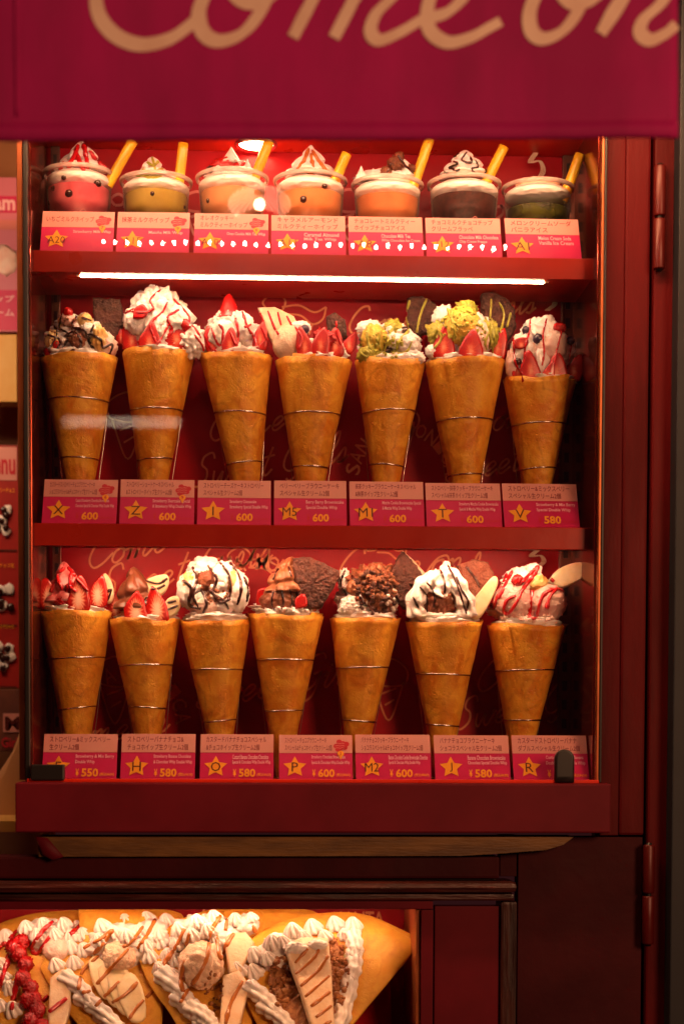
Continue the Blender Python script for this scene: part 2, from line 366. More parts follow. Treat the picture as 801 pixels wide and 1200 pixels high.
def slabg(out2, y0, thick, bev=.002, amp=0, freq=60, seed=0, puff=0, rings=5, fmback=1):
    """out2: list of (x,z) local; front face towards -Y. returns verts, faces, material idx (0 front, 1 rim/back)"""
    n = len(out2); cx = sum(p[0] for p in out2) / n; cz = sum(p[1] for p in out2) / n
    V, Fs, fm = [], [], []
    rad = max(math.hypot(p[0] - cx, p[1] - cz) for p in out2)
    levels = [(1 - bev / rad, 0.0), (1, -bev), (1, -thick + bev), (1 - bev / rad, -thick)]
    levels += [((1 - bev / rad) * (1 - (i + 1) / rings), -thick) for i in range(rings - 1)]
    for s, y in levels:
        for (x, z) in out2:
            X, Z = cx + (x - cx) * s, cz + (z - cz) * s; yy = y0 + y
            if y <= -thick + bev * 1.01:
                yy -= puff * (1 - s * s)
                if amp: yy -= amp * (noise.noise(Vector((X * freq, Z * freq, seed * 5.3))) + .5 * noise.noise(Vector((X * freq * 2.3, Z * freq * 2.3, seed))))
            if amp:
                X += amp * .6 * noise.noise(Vector((Z * freq, yy * freq, seed + 9))); Z += amp * .6 * noise.noise(Vector((X * freq, yy * freq, seed + 4)))
            V.append(Vector((X, yy, Z)))
    L = len(levels)
    for l in range(L - 1):
        for k in range(n):
            m = (k + 1) % n
            Fs.append([l * n + k, l * n + m, (l + 1) * n + m, (l + 1) * n + k]); fm.append(0 if l >= 3 else 1)
    V.append(Vector((cx, y0 - thick - puff, cz))); ci = len(V) - 1
    for k in range(n): Fs.append([(L - 1) * n + k, (L - 1) * n + (k + 1) % n, ci]); fm.append(0)
    Fs.append(list(range(n))[::-1]); fm.append(1)
    return V, Fs, fm

def lathe(prof, segs=48, closed_top=False):
    V, Fs = [], []
    for r, z in prof:
        for k in range(segs):
            th = 2 * math.pi * k / segs; V.append(Vector((math.cos(th) * r, math.sin(th) * r, z)))
    for j in range(len(prof) - 1):
        for k in range(segs):
            l = (k + 1) % segs; Fs.append([j * segs + k, j * segs + l, (j + 1) * segs + l, (j + 1) * segs + k])
    return V, Fs

def textg(body, box_, y, bold=0.0, keep=False, align='L'):
    """flat text filling box_ (x0,x1,z0,z1) in the XZ plane at y"""
    c = bpy.data.curves.new('t', 'FONT'); c.body = body; c.resolution_u = 2; c.offset = bold; c.size = 1
    o = bpy.data.objects.new('t', c); me = bpy.data.meshes.new_from_object(o)
    vs = [v.co.copy() for v in me.vertices]; fs = [list(p.vertices) for p in me.polygons]
    bpy.data.objects.remove(o); bpy.data.curves.remove(c); bpy.data.meshes.remove(me)
    if not vs: return [], []
    x0, x1 = min(v.x for v in vs), max(v.x for v in vs); z0, z1 = min(v.y for v in vs), max(v.y for v in vs)
    sx = (box_[1] - box_[0]) / (x1 - x0); sz = (box_[3] - box_[2]) / (z1 - z0); ox = box_[0]
    if keep:
        s = min(sx, sz)
        if align == 'C': ox = (box_[0] + box_[1]) / 2 - s * (x1 - x0) / 2
        sx = s; sz = min(sz, s * 1.15)
    return [Vector((ox + (v.x - x0) * sx, y, box_[2] + (v.y - z0) * sz)) for v in vs], fs

# cursive stroke alphabet (x, z in letter heights)
GL = {
 'C': (.80, [[(.72, .82), (.62, 1.0), (.36, .95), (.12, .6), (.08, .25), (.28, .0), (.55, .08), (.82, .34)]]),
 'o': (.50, [[(.30, .44), (.10, .36), (.04, .12), (.20, .0), (.38, .16), (.34, .40), (.26, .42), (.40, .34), (.54, .36)]]),
 'm': (.86, [[(.02, .36), (.12, .42), (.10, .2), (.04, .0), (.14, .3), (.30, .44), (.34, .34), (.28, .0), (.38, .3), (.54, .44), (.58, .34), (.54, .08), (.64, .0), (.84, .2)]]),
 'e': (.46, [[(.0, .16), (.20, .18), (.36, .34), (.26, .45), (.10, .34), (.06, .1), (.2, .0), (.46, .18)]]),
 'n': (.62, [[(.02, .36), (.12, .42), (.10, .2), (.04, .0), (.14, .3), (.30, .44), (.36, .34), (.32, .08), (.42, .0), (.60, .2)]]),
 'S': (.66, [[(.62, .80), (.50, 1.0), (.26, .92), (.24, .68), (.44, .48), (.48, .2), (.28, .0), (.06, .08), (.02, .24)]]),
 'w': (.66, [[(.04, .42), (.08, .1), (.18, .0), (.32, .36), (.34, .08), (.46, .0), (.60, .34), (.54, .44), (.68, .38)]]),
 't': (.36, [[(.24, .86), (.14, .3), (.14, .04), (.24, .0), (.38, .16)], [(.02, .56), (.36, .60)]]),
 'G': (.80, [[(.74, .82), (.60, 1.0), (.32, .92), (.10, .55), (.10, .18), (.32, .0), (.56, .14), (.66, .46), (.62, .46), (.46, .44)], [(.66, .46), (.60, -.1), (.42, -.30), (.26, -.22)]]),
 'i': (.28, [[(.04, .3), (.12, .42), (.08, .08), (.16, .0), (.30, .18)], [(.15, .60), (.17, .64)]]),
 'r': (.42, [[(.02, .2), (.14, .48), (.22, .38), (.18, .08), (.26, .0), (.42, .2)]]),
 'l': (.30, [[(.02, .2), (.22, .7), (.20, 1.0), (.10, .8), (.08, .1), (.16, .0), (.32, .18)]]),
 's': (.38, [[(.0, .12), (.2, .46), (.26, .2), (.2, .0), (.06, .04), (.2, .02), (.40, .18)]]),
 ' ': (.3, []),
}
def script_strokes(text, x, z, h, slant=.28, rise=0.0):
    out = []
    for ch in text:
        adv, ss = GL[ch]
        for s in ss:
            out.append([Vector((x + (p[0] + slant * p[1]) * h, 0, z + p[1] * h + rise * (x + p[0] * h))) for p in s])
        x += adv * h
    return out

class Frame:
    """maps photo pixels at a depth to the local space of one thing"""
    def __init__(s, rt, tilt=0.0):
        s.rt = rt; s.loc = rt.location.copy(); s.tilt = tilt
        s.Ri = Matrix.Rotation(tilt, 3, 'X')      # world->local for a root rotated by -tilt about X
        s.cam = s.Ri @ (CAM - s.loc); s.trees = []
        a = s.P(400, 900 if tilt else 500); b = s.P(401, 900 if tilt else 500)
        p0 = s.rp; s.sx = (s.P(p0[0] + 1, p0[1]) - s.P(*p0)).length; s.sz = abs((s.P(p0[0], p0[1] - 1) - s.P(*p0)).z)
    rp = (300, 500)
    def dir(s, px, py):
        return s.Ri @ (RC @ Vector(((px - CX) / FPX, -(py - CY) / FPX, -1.0)))
    def P(s, px, py, d=0.0):
        v = s.dir(px, py); t = (d - s.cam.y) / v.y; return s.cam + v * t
    def add(s, V, Fs): s.trees.append(BVHTree.FromPolygons([tuple(v) for v in V], Fs))
    def hit(s, px, py):
        v = s.dir(px, py).normalized(); best = None
        for t in s.trees:
            h = t.ray_cast(s.cam, v)
            if h[0] is not None and (best is None or h[3] < best[1]): best = (h[0], h[3], h[1])
        return best
    # ---- elements
    def put(s, name, V, Fs, m, smooth=True, fm=None, drape=True, par=None, **k):
        if drape: s.add(V, Fs)
        return obj(name, mesh(name, V, Fs, m, smooth, fm), par or s.rt, **k)
    def lump(s, name, px, py, rx, ry, m, d=0.0, amp=.14, freq=2.2, sub=4, seed=None, hard=True, rd=None, octv=3):
        c = s.P(px, py, d); r = (rx * s.sx, (rd or (rx + ry) / 2) * s.sx * .8, ry * s.sz)
        if hasattr(s, 'rr'): c.y = max(c.y, -.80 * s.rr + r[1])
        V, Fs = lumpg(c, r, amp * (.8 if name in ('cream', 'custard', 'pink_cream') else 1), freq, sub, seed if seed is not None else random.random() * 50, hard, octv)
        return s.put(name, V, Fs, m)
    def swirl(s, name, px, pyb, Rp, Hp, m, d=0.0, **k):
        c = s.P(px, pyb, d); V, Fs = swirlg(c, Rp * s.sx, Hp * s.sz, **k); return s.put(name, V, Fs, m)
    def slab(s, name, pts, m, d=0.0, thick=.008, bev=.002, amp=0, freq=70, puff=0, sm=0, par=None, **k):
        q = [s.P(x, y, d) for x, y in pts]
        if sm:
            q.append(q[0]); q = smoothpath(q, sm)[:-1]
        else:
            qq = []
            for i in range(len(q)):
                a, b = q[i], q[(i + 1) % len(q)]; n = max(2, int((b - a).length / .0035)) if amp else 1
                qq += [a.lerp(b, j / n) for j in range(n)]
            q = qq
        V, Fs, fm = slabg([(v.x, v.z) for v in q], d, thick, bev, amp, freq, random.random() * 20, puff)
        return s.put(name, V, Fs, m if isinstance(m, (list, tuple)) else [m, m], True, fm, par=par, **k)
    def slice(s, px, pyb, wd, ht, tilt=0.0, d=0.0, thick=.006):
        pts = []; dx = (px - s.rimx) * s.sx; lim = .78 * s.rr
        if abs(dx) + wd * .42 * s.sx < lim: pyb += 4; ht += 6; d = -math.sqrt((.88 * s.rr) ** 2 - dx * dx) + .006
        else: d = -math.sqrt(max(0, (.80 * s.rr) ** 2 - min(abs(dx), .8 * s.rr) ** 2)) * .8; pyb -= 3
        d += random.uniform(-.001, .001)
        for x, z in [(-.42, 0), (-.5, .20), (-.46, .42), (-.34, .66), (-.18, .88), (0, 1.0), (.18, .88), (.34, .66), (.46, .42), (.5, .20), (.42, 0), (0, -.03)]:
            x *= wd * random.uniform(.92, 1.08); z *= ht * random.uniform(.97, 1.03); a = R(tilt); pts.append((px + x * math.cos(a) + z * math.sin(a), pyb + x * math.sin(a) - z * math.cos(a)))
        return s.slab('strawberry_slice', pts, ['slice_pale' if s.loc.z < Z2 - .1 else 'slice', 'berry_red'], d, thick, .002, sm=3, puff=.001)
    def berry(s, px, py, r, m='blueberry', d=None, name='blueberry'):
        h = s.hit(px, py); c = (h[0] + s.dir(px, py).normalized() * (r * s.sx * .35)) if h and d is None else s.P(px, py, d or 0)
        V, Fs = lumpg(c, (r * s.sx,) * 3, .05, 2, 3, px); return s.put(name, V, Fs, m)
    def sauce(s, name, lines, m, wpx=2.0, off=.0004, par=None):
        parts = []
        for ln in lines:
            path = smoothpath([Vector((x + random.uniform(-.6, .6), y + random.uniform(-.6, .6), 0)) for x, y in ln], 7); run = []
            for p in path:
                h = s.hit(p.x, p.y)
                if h is None or (run and (h[0] - run[-1]).length > .016):
                    if len(run) > 3: parts.append(run)
                    run = [h[0]] if h else []
                else: run.append(h[0])
            if len(run) > 3: parts.append(run)
        gs = []
        for run in parts:
            sm = [run[0]] + [(run[i - 1] + run[i] * 2 + run[i + 1]) / 4 for i in range(1, len(run) - 1)] + [run[-1]]
            sd = random.random() * 30; w0 = wpx * s.sx * (.85 if s.tilt else .6)
            gs.append(tube(sm, lambda t: w0 * (.78 + .5 * abs(noise.noise(Vector((t * len(sm) * .3, sd, 0)))) * 1.6) * (1 if .04 < t < .93 else .8), 8))
        for V, Fs in gs: s.put(name, V, Fs, m, drape=False, par=par)
    def crumbs(s, name, px, py, rx, ry, n, m, r=(1.2, 3.0), **k):
        gs = []
        for i in range(n):
            a = random.random() * 6.283; q = math.sqrt(random.random()); x, y = px + rx * q * math.cos(a), py + ry * q * math.sin(a)
            h = s.hit(x, y)
            if not h: continue
            rr = random.uniform(*r) * s.sx
            gs.append(lumpg(h[0], (rr * random.uniform(.7, 1.3), rr, rr * random.uniform(.7, 1.3)), .5, 2.2, 2, i))
        if gs:
            V, Fs = merge(gs); return s.put(name, V, Fs, m, **k)

# ------------------------------------------------------------------ the case: key positions
YF1, YB = 0.04, 0.215
XL = U(34, 560, 0).x; XR = U(703, 560, 0).x
Z1 = U(367, 298, YF1).z; Z1b = U(367, 323, YF1).z
Z2 = U(364, 616, YF1).z; Z2b = U(364, 642, YF1).z
Z3 = U(367, 917, -.03).z; Z3b = U(367, 976, -.03).z
ZC = U(400, 180, YB).z                      # ceiling
XI0 = U(40, 460, YF1).x; XI1 = U(695, 460, YF1).x
case = root('display_case', 'tall glass fronted red showcase with two shelves of dessert samples', 'display case', (0, 0.1, Z3b))
def cb(name, b, m, bev=.0012, **k): return boxo(name, b, m, case, bev, **k)
cb('back_panel', (XL, XR, YB, YB + .012, Z3, ZC + .02), 'back_red')
cb('ceiling', (XL, XR, -.002, YB - .001, ZC, ZC + .02), 'case_red')
cb('shelf', (XI0, XI1, YF1 + .0042, .19, Z1b + .004, Z1 - .0005), 'case_red', .0012)
cb('shelf_fascia', (XI0, XI1, YF1, YF1 + .004, Z1b, Z1), 'case_red', .001)
cb('shelf', (XI0 - .006, XI1 + .002, YF1 + .0002, .19, Z2b + .015, Z2 - .0005), 'case_red', .0012)
cb('shelf_fascia', (XI0 - .006, XI1 + .002, YF1 - .004, YF1, Z2b, Z2), 'case_red', .001)
cb('side_panel', (XL - .004, XL + .003, .012, YB - .002, Z3, ZC), 'side')
cb('side_panel', (XR - .006, XR, .012, YB - .002, Z3, ZC), 'side')
cb('edge_strip', (XL - .006, XL + .001, -.006, .010, Z3, ZC + .03), 'black')
cb('edge_strip', (XR + .001, XR + .0045, -.006, .012, Z3, ZC + .03), 'black')
cb('edge_trim', (XR - .003, XR + .0008, -.004, .010, Z3, ZC + .03), 'post')
cb('glass_pane', (XL + .002, XR - .004, -.003, .000, Z3 + .002, ZC + .01), 'glass', 0)
xb0, xb1 = U(18, 950, -.03).x, U(715, 950, -.03).x
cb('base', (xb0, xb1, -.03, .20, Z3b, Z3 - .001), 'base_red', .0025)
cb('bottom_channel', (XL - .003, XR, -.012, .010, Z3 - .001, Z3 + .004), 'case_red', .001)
# glass clips
p = U(37, 916, -.012); q = U(76, 896, -.012); cb('glass_clip', (p.x, q.x, -.020, -.0045, p.z + .002, q.z), 'black', .002)
a = U(649, 917, -.012); b = U(672, 878, -.012); ww = (b.x - a.x) / 2; cxx = (a.x + b.x) / 2
out = [(cxx - ww, a.z), (cxx + ww, a.z)] + [(cxx + ww * math.cos(t), b.z - ww + ww * math.sin(t)) for t in [i * math.pi / 14 for i in range(15)]]
V, Fs, fm = slabg(out, -.0045, .014, .0025); o = obj('glass_clip', mesh('glass_clip', [v - case.location for v in V], Fs, 'black', True), case)
# slotted shelf rails
for px0, px1 in ((62, 72), (655, 669)):
    x0, x1 = U(px0, 500, YB).x, U(px1, 500, YB).x
    rl = cb('slotted_rail', (x0, x1, YB - .011, YB - .001, Z3, ZC), 'rail', .0008)
    sl = []
    z = Z3 + .02
    while z < ZC - .02:
        if True: sl.append(box(x0 + (x1 - x0) * .3, x0 + (x1 - x0) * .7, YB - .0122, YB - .0112, z, z + .016))
        z += .03
    V, Fs = merge(sl); obj('slot', mesh('slot', [v - rl.location - case.location for v in V], Fs, 'black', False), rl)
# tubes: ceiling, under both shelves
def lamp(label, x0, x1, y0, y1, z0, z1, m):
    r = root('tube_lamp', label, 'lamp', ((x0 + x1) / 2, (y0 + y1) / 2, z1), 'tube lamps of the showcase')
    boxo('housing', (x0 - .012, x1 + .012, y0 - .003, y1 + .003, z1 - .004, z1 - .0005), 'case_red', r, .001)
    boxo('lit_tube', (x0, x1, y0, y1, z0, z1 - .0045), m, r, .002)
    for xe in (x0 - .0075, x1 + .0005): boxo('end_cap', (xe, xe + .007, y0 - .001, y1 + .001, z0 - .0006, z1 - .0045), 'cable', r, .0012)
lamp('lit tube lamp along the showcase ceiling above the drinks', XI0 + .03, XI1 - .03, .015, .03, ZC - .018, ZC, 'tube_top')
lamp('bright tube lamp under the top shelf above the middle row of cones', U(96, 323, .055).x, U(635, 329, .055).x, .050, .057, Z1b - .0004, Z1b + .004, 'tube_mid')
lamp('tube lamp hidden under the middle shelf above the bottom row', XI0 + .05, XI1 - .05, .044, .056, Z2b + .007, Z2b + .015, 'tube_low')
dl = root('ceiling_downlight', 'round glowing downlight in the showcase ceiling above the third drink', 'lamp', (U(300, 176, .185).x, .178, ZC))
V, Fs = lathe([(.0, -.003), (.022, -.003), (.026, -.001)], 32); obj('lens', mesh('lens', V, Fs, 'downlight'), dl)
V, Fs = lathe([(.0265, -.0012), (.029, -.005), (.032, -.003), (.033, -.0005)], 32); obj('bezel', mesh('bezel', V, Fs, 'steel'), dl)

# back panel print
def back_print(name, strokes, wd, m='print_line', extra=None):
    wd *= 1.5; gs = [ribbon(smoothpath(s, 7), wd, YB - .0008) for s in strokes]
    if extra: gs += extra
    V, Fs = merge(gs); return obj(name, mesh(name, [v - case.location for v in V], Fs, m), case)
def bstr(text, px, py, hpx, rise=.18, slant=.25):
    p = U(px, py, YB); h = hpx * 2.71 / FPX
    return [[Vector((v.x, 0, v.z + rise * (v.x - p.x))) for v in s] for s in script_strokes(text, p.x, p.z, h, slant)]
def bpoly(pts): return [Vector((U(x, y, YB).x, 0, U(x, y, YB).z)) for x, y in pts]
back_print('printed_lettering', bstr('Come on', 242, 518, 34), .0022); back_print('printed_lettering', bstr('Sweet Girls', 222, 572, 36), .0022)
back_print('printed_lettering', bstr('Come on', 100, 668, 36, .25), .0022); back_print('printed_lettering', bstr('Sweet Girls', 112, 708, 40, .25), .0022)
back_print('printed_lettering', bstr('Come on', 548, 510, 34), .0022); back_print('printed_lettering', bstr('Sweet Girls', 520, 566, 34), .0022)
back_print('printed_lettering', bstr('Come on', 405, 392, 30, .1), .0022); back_print('printed_lettering', bstr('Girls', 560, 372, 30, .1), .0022)
back_print('printed_lettering', bstr('Come on', 392, 684, 38, .1), .0022); back_print('printed_lettering', bstr('Girls', 492, 690, 36, .1), .0022)
back_print('printed_lettering', bstr('Come on', 555, 812, 34), .0022); back_print('printed_lettering', bstr('Sweet Girls', 530, 856, 36), .0022)
back_print('printed_lettering', bstr('Come on', 60, 880, 34), .0022); back_print('printed_lettering', bstr('Sweet Girls', 228, 832, 40), .0022)
def arc_text(txt, px, py, rp, a0, a1, hp, nm='printed_lettering'):
    V, Fs = [], []; n = len(txt)
    for i, ch in enumerate(txt):
        if ch == ' ': continue
        t = R(a0 + (a1 - a0) * i / (n - 1)); c = U(px + rp * math.sin(t), py - rp * math.cos(t), YB); h = hp * 2.71 / FPX
        v, f = textg(ch, (-h * .36, h * .36, 0, h), 0, .012); ca, sa = math.cos(t), math.sin(t)
        v = [Vector((c.x + q.x * ca + q.z * sa, YB - .0008, c.z - q.x * sa + q.z * ca)) - case.location for q in v]
        o = len(V); V += v; Fs += [[k + o for k in g] for g in f]
    obj(nm, mesh(nm, V, Fs, 'print_line', False), case)
arc_text('SANTA MONICA', 471, 560, 50, -80, 80, 17)
arc_text('SANTA MONICA', 152, 850, 54, -82, 82, 18)
arc_text('SANTA MONICA', 300, 730, 62, -60, 60, 19)
arc_text('SANTA MONICA', 655, 800, 60, -80, 60, 17)
def outline_cone(px, py, s):
    return [bpoly([(px - 16 * s, py), (px, py + 40 * s), (px + 16 * s, py)]), bpoly([(px - 18 * s, py), (px - 20 * s, py - 14 * s), (px - 6 * s, py - 24 * s), (px + 8 * s, py - 24 * s), (px + 20 * s, py - 12 * s), (px + 17 * s, py + 1 * s), (px, py + 4 * s), (px - 18 * s, py)]),
            bpoly([(px - 8 * s, py + 12 * s), (px + 8 * s, py + 6 * s)]), bpoly([(px - 4 * s, py + 24 * s), (px + 6 * s, py + 18 * s)])]
def lounging(px, py, s=1.0):      # a plain outline of a reclining figure-like line drawing
    return [bpoly([(px, py + 8 * s), (px - 8 * s, py - 4 * s), (px + 6 * s, py - 14 * s), (px + 18 * s, py - 6 * s), (px + 14 * s, py + 6 * s), (px, py + 8 * s)]),
            bpoly([(px + 14 * s, py + 2 * s), (px + 34 * s, py), (px + 52 * s, py + 8 * s), (px + 66 * s, py + 2 * s)]),
            bpoly([(px + 16 * s, py + 10 * s), (px + 36 * s, py + 12 * s), (px + 50 * s, py + 22 * s), (px + 62 * s, py + 16 * s), (px + 66 * s, py + 2 * s)]),
            bpoly([(px + 50 * s, py + 22 * s), (px + 46 * s, py + 34 * s)])]
for a_ in ((150, 490, 1.2), (470, 500, 1.0), (690, 735, 1.3), (135, 800, 1.2), (455, 800, 1.1)): back_print('printed_outline', outline_cone(*a_), .002)
for a_ in ((316, 358, 1), (275, 655, 1), (430, 640, .7)): back_print('printed_outline', lounging(*a_), .002)
for a_ in (outline_cone(230, 245, .8), outline_cone(408, 245, .9), lounging(135, 236, .6), bstr('on', 574, 256, 34, 0)): back_print('printed_outline', a_, .0028, 'print_pink')

# ------------------------------------------------------------------ cards
CARD_H, LEAN = 0.078, R(27)
STAR = []
for i in range(10):
    rr = 1.0 if i % 2 == 0 else .50; t = R(90 + 36 * i); STAR.append((rr * math.cos(t), rr * math.sin(t)))
def card(px0, px1, pyb, row, code, jp, en, price, badge):
    Zs = {1: Z1, 2: Z2, 3: Z3}[row]; yb = {1: YF1 + .008, 2: YF1 + .004, 3: .02}[row]
    x0 = U(px0 + .8, pyb, yb).x; x1 = U(px1 - .8, pyb, yb).x; W = x1 - x0; Hc = CARD_H * {1: .98, 2: 1, 3: .98}[row]
    rown = {1: 'top', 2: 'middle', 3: 'bottom'}[row]
    pr = f' priced {price} yen' if price else ''
    rt = root('price_card', f'pink price card with star code {code}{pr} on the {rown} shelf', 'price card', ((x0 + x1) / 2, yb, Zs + .0012), 'price cards in front of the samples', (-LEAN + random.uniform(-.02, .02), 0, 0))
    rt.rotation_euler.z = random.uniform(-.012, .012)
    h = W / 2; sp = .60 * Hc
    V, Fs = box(-h, h, 0, .0016, 0, Hc, .0003); obj('card', mesh('card', V, Fs, 'card_magenta', False), rt)
    V, Fs = box(-h + .0002, h - .0002, -.0005, -.0001, sp, Hc - .0003); obj('pale_band', mesh('pale_band', V, Fs, 'card_pale', False), rt)
    Y = -.0009; X = lambda u: -h + u * W
    lines = jp.split('\n'); gs = []; ur = .90 if not badge else .72
    def wid(t): return sum(1 if ord(c) > 255 else .6 for c in t)
    if len(lines) == 1: gs.append(textg(lines[0], (X(.06), X(ur if badge else .9), Hc * .73, Hc * .87), Y, .008))
    else:
        mxw = max(wid(l) for l in lines)
        for k, l in enumerate(lines):
            x_end = X(.08) + (X(ur) - X(.08)) * wid(l) / mxw; zt = (.815, .645)[k]
            gs.append(textg(l, (X(.08), x_end, Hc * zt, Hc * (zt + .13)), Y, .006))
    V, Fs = merge(gs); obj('title_lettering', mesh('title_lettering', V, Fs, 'ink', False), rt)
    sr = Hc * .235
    cx_, cz_ = X(.215), Hc * .29
    V = [Vector((cx_ + a * sr, Y, cz_ + b * sr)) for a, b in STAR] + [Vector((cx_, Y, cz_))]
    st = obj('star', mesh('star', V, [[10, i, (i + 1) % 10] for i in range(10)], 'star', False), rt)
    cw = sr * (.40 if len(code) == 1 else (.58 if len(code) == 2 else .72))
    V, Fs = textg(code, (cx_ - cw, cx_ + cw, cz_ - sr * .42, cz_ + sr * .42), Y - .0004, 0, keep=True, align='C'); obj('code_lettering', mesh('code_lettering', V, Fs, 'ink_dark', False), rt)
    el = en.split('\n'); gs = []; mxw = max(len(l) for l in el)
    for k, l in enumerate(el):
        x_end = X(.44) + (X(.96) - X(.44)) * len(l) / mxw * (1 if mxw > 17 else .9); zt = (.465, .345)[k] if len(el) > 1 else .44
        gs.append(textg(l, (X(.44), x_end, Hc * (zt - .01), Hc * (zt + .085)), Y, .01))
    V, Fs = merge(gs); obj('english_lettering', mesh('english_lettering', V, Fs, 'ink_white', False), rt)
    if price:
        V, Fs = textg(str(price), (X(.53), X(.755), Hc * .07, Hc * .25), Y, .03); obj('price_figures', mesh('price_figures', V, Fs, 'star', False), rt)
        V, Fs = merge([textg('¥', (X(.45), X(.495), Hc * .08, Hc * .24), Y, .02), textg(f'(税込¥{int(price*1.1)})', (X(.775), X(.97), Hc * .08, Hc * .16), Y, .01)])
        obj('small_figures', mesh('small_figures', V, Fs, 'star' if row == 3 else 'ink_red', False), rt)
    else:
        V, Fs = textg('ミルク・ホイップ・ドリンク', (X(.44), X(.92), Hc * .22, Hc * .27), Y, .01); obj('small_lettering', mesh('small_lettering', V, Fs, 'ink_red', False), rt)
    if badge:
        bx, bz = X(.84), Hc * .76; gs = []
        for k in range(9):
            t = k * 2.4; r0 = .0042 * (1 if k else 1.3); dd = .0062 * math.sqrt(k / 8)
            c = Vector((bx + dd * 1.5 * math.cos(t), Y - .0002 - k * .00001, bz + dd * math.sin(t) * 1.2)); n = 12
            gs.append(([c] + [c + Vector((r0 * math.cos(6.283 * i / n), 0, r0 * math.sin(6.283 * i / n))) for i in range(n)], [[0, i + 1, (i + 1) % n + 1] for i in range(n)]))
        V, Fs = merge(gs); bd = obj('badge', mesh('badge', V, Fs, 'ink_red', False), rt)
        gs = [ribbon([Vector((bx - .008 + i * .0035, 0, bz + zz + .0012 * (i % 2))) for i in range(5)], .0006, Y - .0006) for zz in (.003, -.001, -.0048)]
        V, Fs = merge(gs); obj('badge_lines', mesh('badge_lines', V, Fs, 'card_pale', False), bd)
        c = Vector((bx, Y - .0004, bz - .0135)); n = 16
        V = [c] + [c + Vector((.0048 * math.cos(6.283 * i / n), 0, .0048 * math.sin(6.283 * i / n))) for i in range(n)] + [c + Vector((-.003, 0, -.003)), c + Vector((.003, 0, -.003)), c + Vector((0, 0, -.0105))]
        obj('badge_disc', mesh('badge_disc', V, [[0, i + 1, (i + 1) % n + 1] for i in range(n)] + [[n + 1, n + 3, n + 2]], 'star', False), bd)
        V, Fs = textg(badge, (c.x - .0022, c.x + .0022, c.z - .0028, c.z + .0028), Y - .0010, .02, keep=True, align='C'); obj('badge_number', mesh('badge_number', V, Fs, 'ink_red', False), bd)
    return rt

cards1 = [(46, 133, 'A20', 'いちごミルクホイップ', 'Strawberry Milk Whip', '7'), (135, 222, 'A15', '抹茶ミルクホイップ', 'Matcha Milk Whip', '9'),
 (226, 315, 'A10', 'オレオクッキー\nミルクティーホイップ', 'Oreo Cookie Milk Tea Whip', '6'), (317, 406, 'A11', 'キャラメルアーモンド\nミルクティーホイップ', 'Caramel Almond\nMilk Tea Whip', None),
 (408, 497, 'A8', 'チョコレートミルクティー\nホイップチョコアイス', 'Chocolate Milk Tea\nWhip Chocolate Ice Cream', None), (499, 589, 'J12', 'チョコミルクチョコチップ\nクリームフラッペ', 'Chocolate Milk Chocolate\nChip Cream Frappe', None),
 (593, 682, 'A1', 'メロンクリームソーダ\nバニラアイス', 'Melon Cream Soda\nVanilla Ice Cream', None)]
for a, b, c, j, e, bd in cards1: card(a, b, 297, 1, c, j, e, None, bd)
cards2 = [(48, 137, 'X', 'カスタードストロベリーチョコブラウニーケーキ\nショコラスペシャル&チョコホイップ生クリーム2個', 'Custard Strawberry Chocolate Browniecake\nChocolate Special & Chocolate Whip Double Whip', 600, '6'),
 (139, 228, 'Z', 'ストロベリーショートケーキスペシャル\n&ストロベリーホイップ生クリーム2個', 'Strawberry Shortcake Special\n& Strawberry Whip Double Whip', 600, '9'),
 (230, 318, 'I', 'ストロベリーチーズケーキストロベリー\nスペシャル生クリーム2個', 'Strawberry Cheesecake\nStrawberry Special Double Whip', 600, None),
 (320, 407, 'M5', 'ベリーベリーブラウニーケーキ\nスペシャル生クリーム2個', 'Berry Berry Browniecake\nSpecial Double Whip', 600, None),
 (409, 498, 'M1', '抹茶クッキーブラウニーケーキスペシャル\n&抹茶ホイップ生クリーム2個', 'Matcha Cookie Browniecake Special\n& Matcha Whip Double Whip', 600, None),
 (499, 589, 'T', 'ストロベリー抹茶クッキーブラウニーケーキ\nスペシャル&抹茶ホイップ生クリーム2個', 'Strawberry Matcha Cookie Browniecake\nSpecial & Matcha Whip Double Whip', 600, None),
 (590, 680, 'V', 'ストロベリー&ミックスベリー\nスペシャル生クリーム2個', 'Strawberry & Mix Berry\nSpecial Double Whip', 580, None)]
for a, b, c, j, e, pr, bd in cards2: card(a, b, 614, 2, c, j, e, pr, bd)
cards3 = [(48, 137, 'F', 'ストロベリー&ミックスベリー\n生クリーム2個', 'Strawberry & Mix Berry\nDouble Whip', 550, None),
 (140, 229, 'H', 'ストロベリーバナナチョコ&\nチョコホイップ生クリーム2個', 'Strawberry Banana Chocolate\n& Chocolate Whip Double Whip', 580, None),
 (233, 321, 'O', 'カスタードバナナチョコスペシャル\n&チョコホイップ生クリーム2個', 'Custard Banana Chocolate Chocolate\nSpecial & Chocolate Whip Double Whip', 580, None),
 (326, 414, 'P', 'ストロベリーチョコブラウニーケーキ\nスペシャル&チョコホイップ生クリーム2個', 'Strawberry Chocolate Browniecake\nSpecial & Chocolate Whip Double Whip', 600, '1'),
 (416, 506, 'M2', 'バナナチョコクッキーブラウニーケーキ\nショコラスペシャル&チョコホイップ生クリーム2個', 'Banana Chocolate Cookie Browniecake Chocolate\nSpecial & Chocolate Whip Double Whip', 600, None),
 (509, 599, 'J', 'バナナチョコブラウニーケーキ\nショコラスペシャル生クリーム2個', 'Banana Chocolate Browniecake\nChocolate Special Double Whip', 580, None),
 (601, 691, 'R', 'カスタードストロベリーバナナ\nダブルスペシャル生クリーム2個', 'Custard Strawberry Banana\nDouble Special Double Whip', 580, None)]
for a, b, c, j, e, pr, bd in cards3: card(a, b, 915, 3, c, j, e, pr, bd)

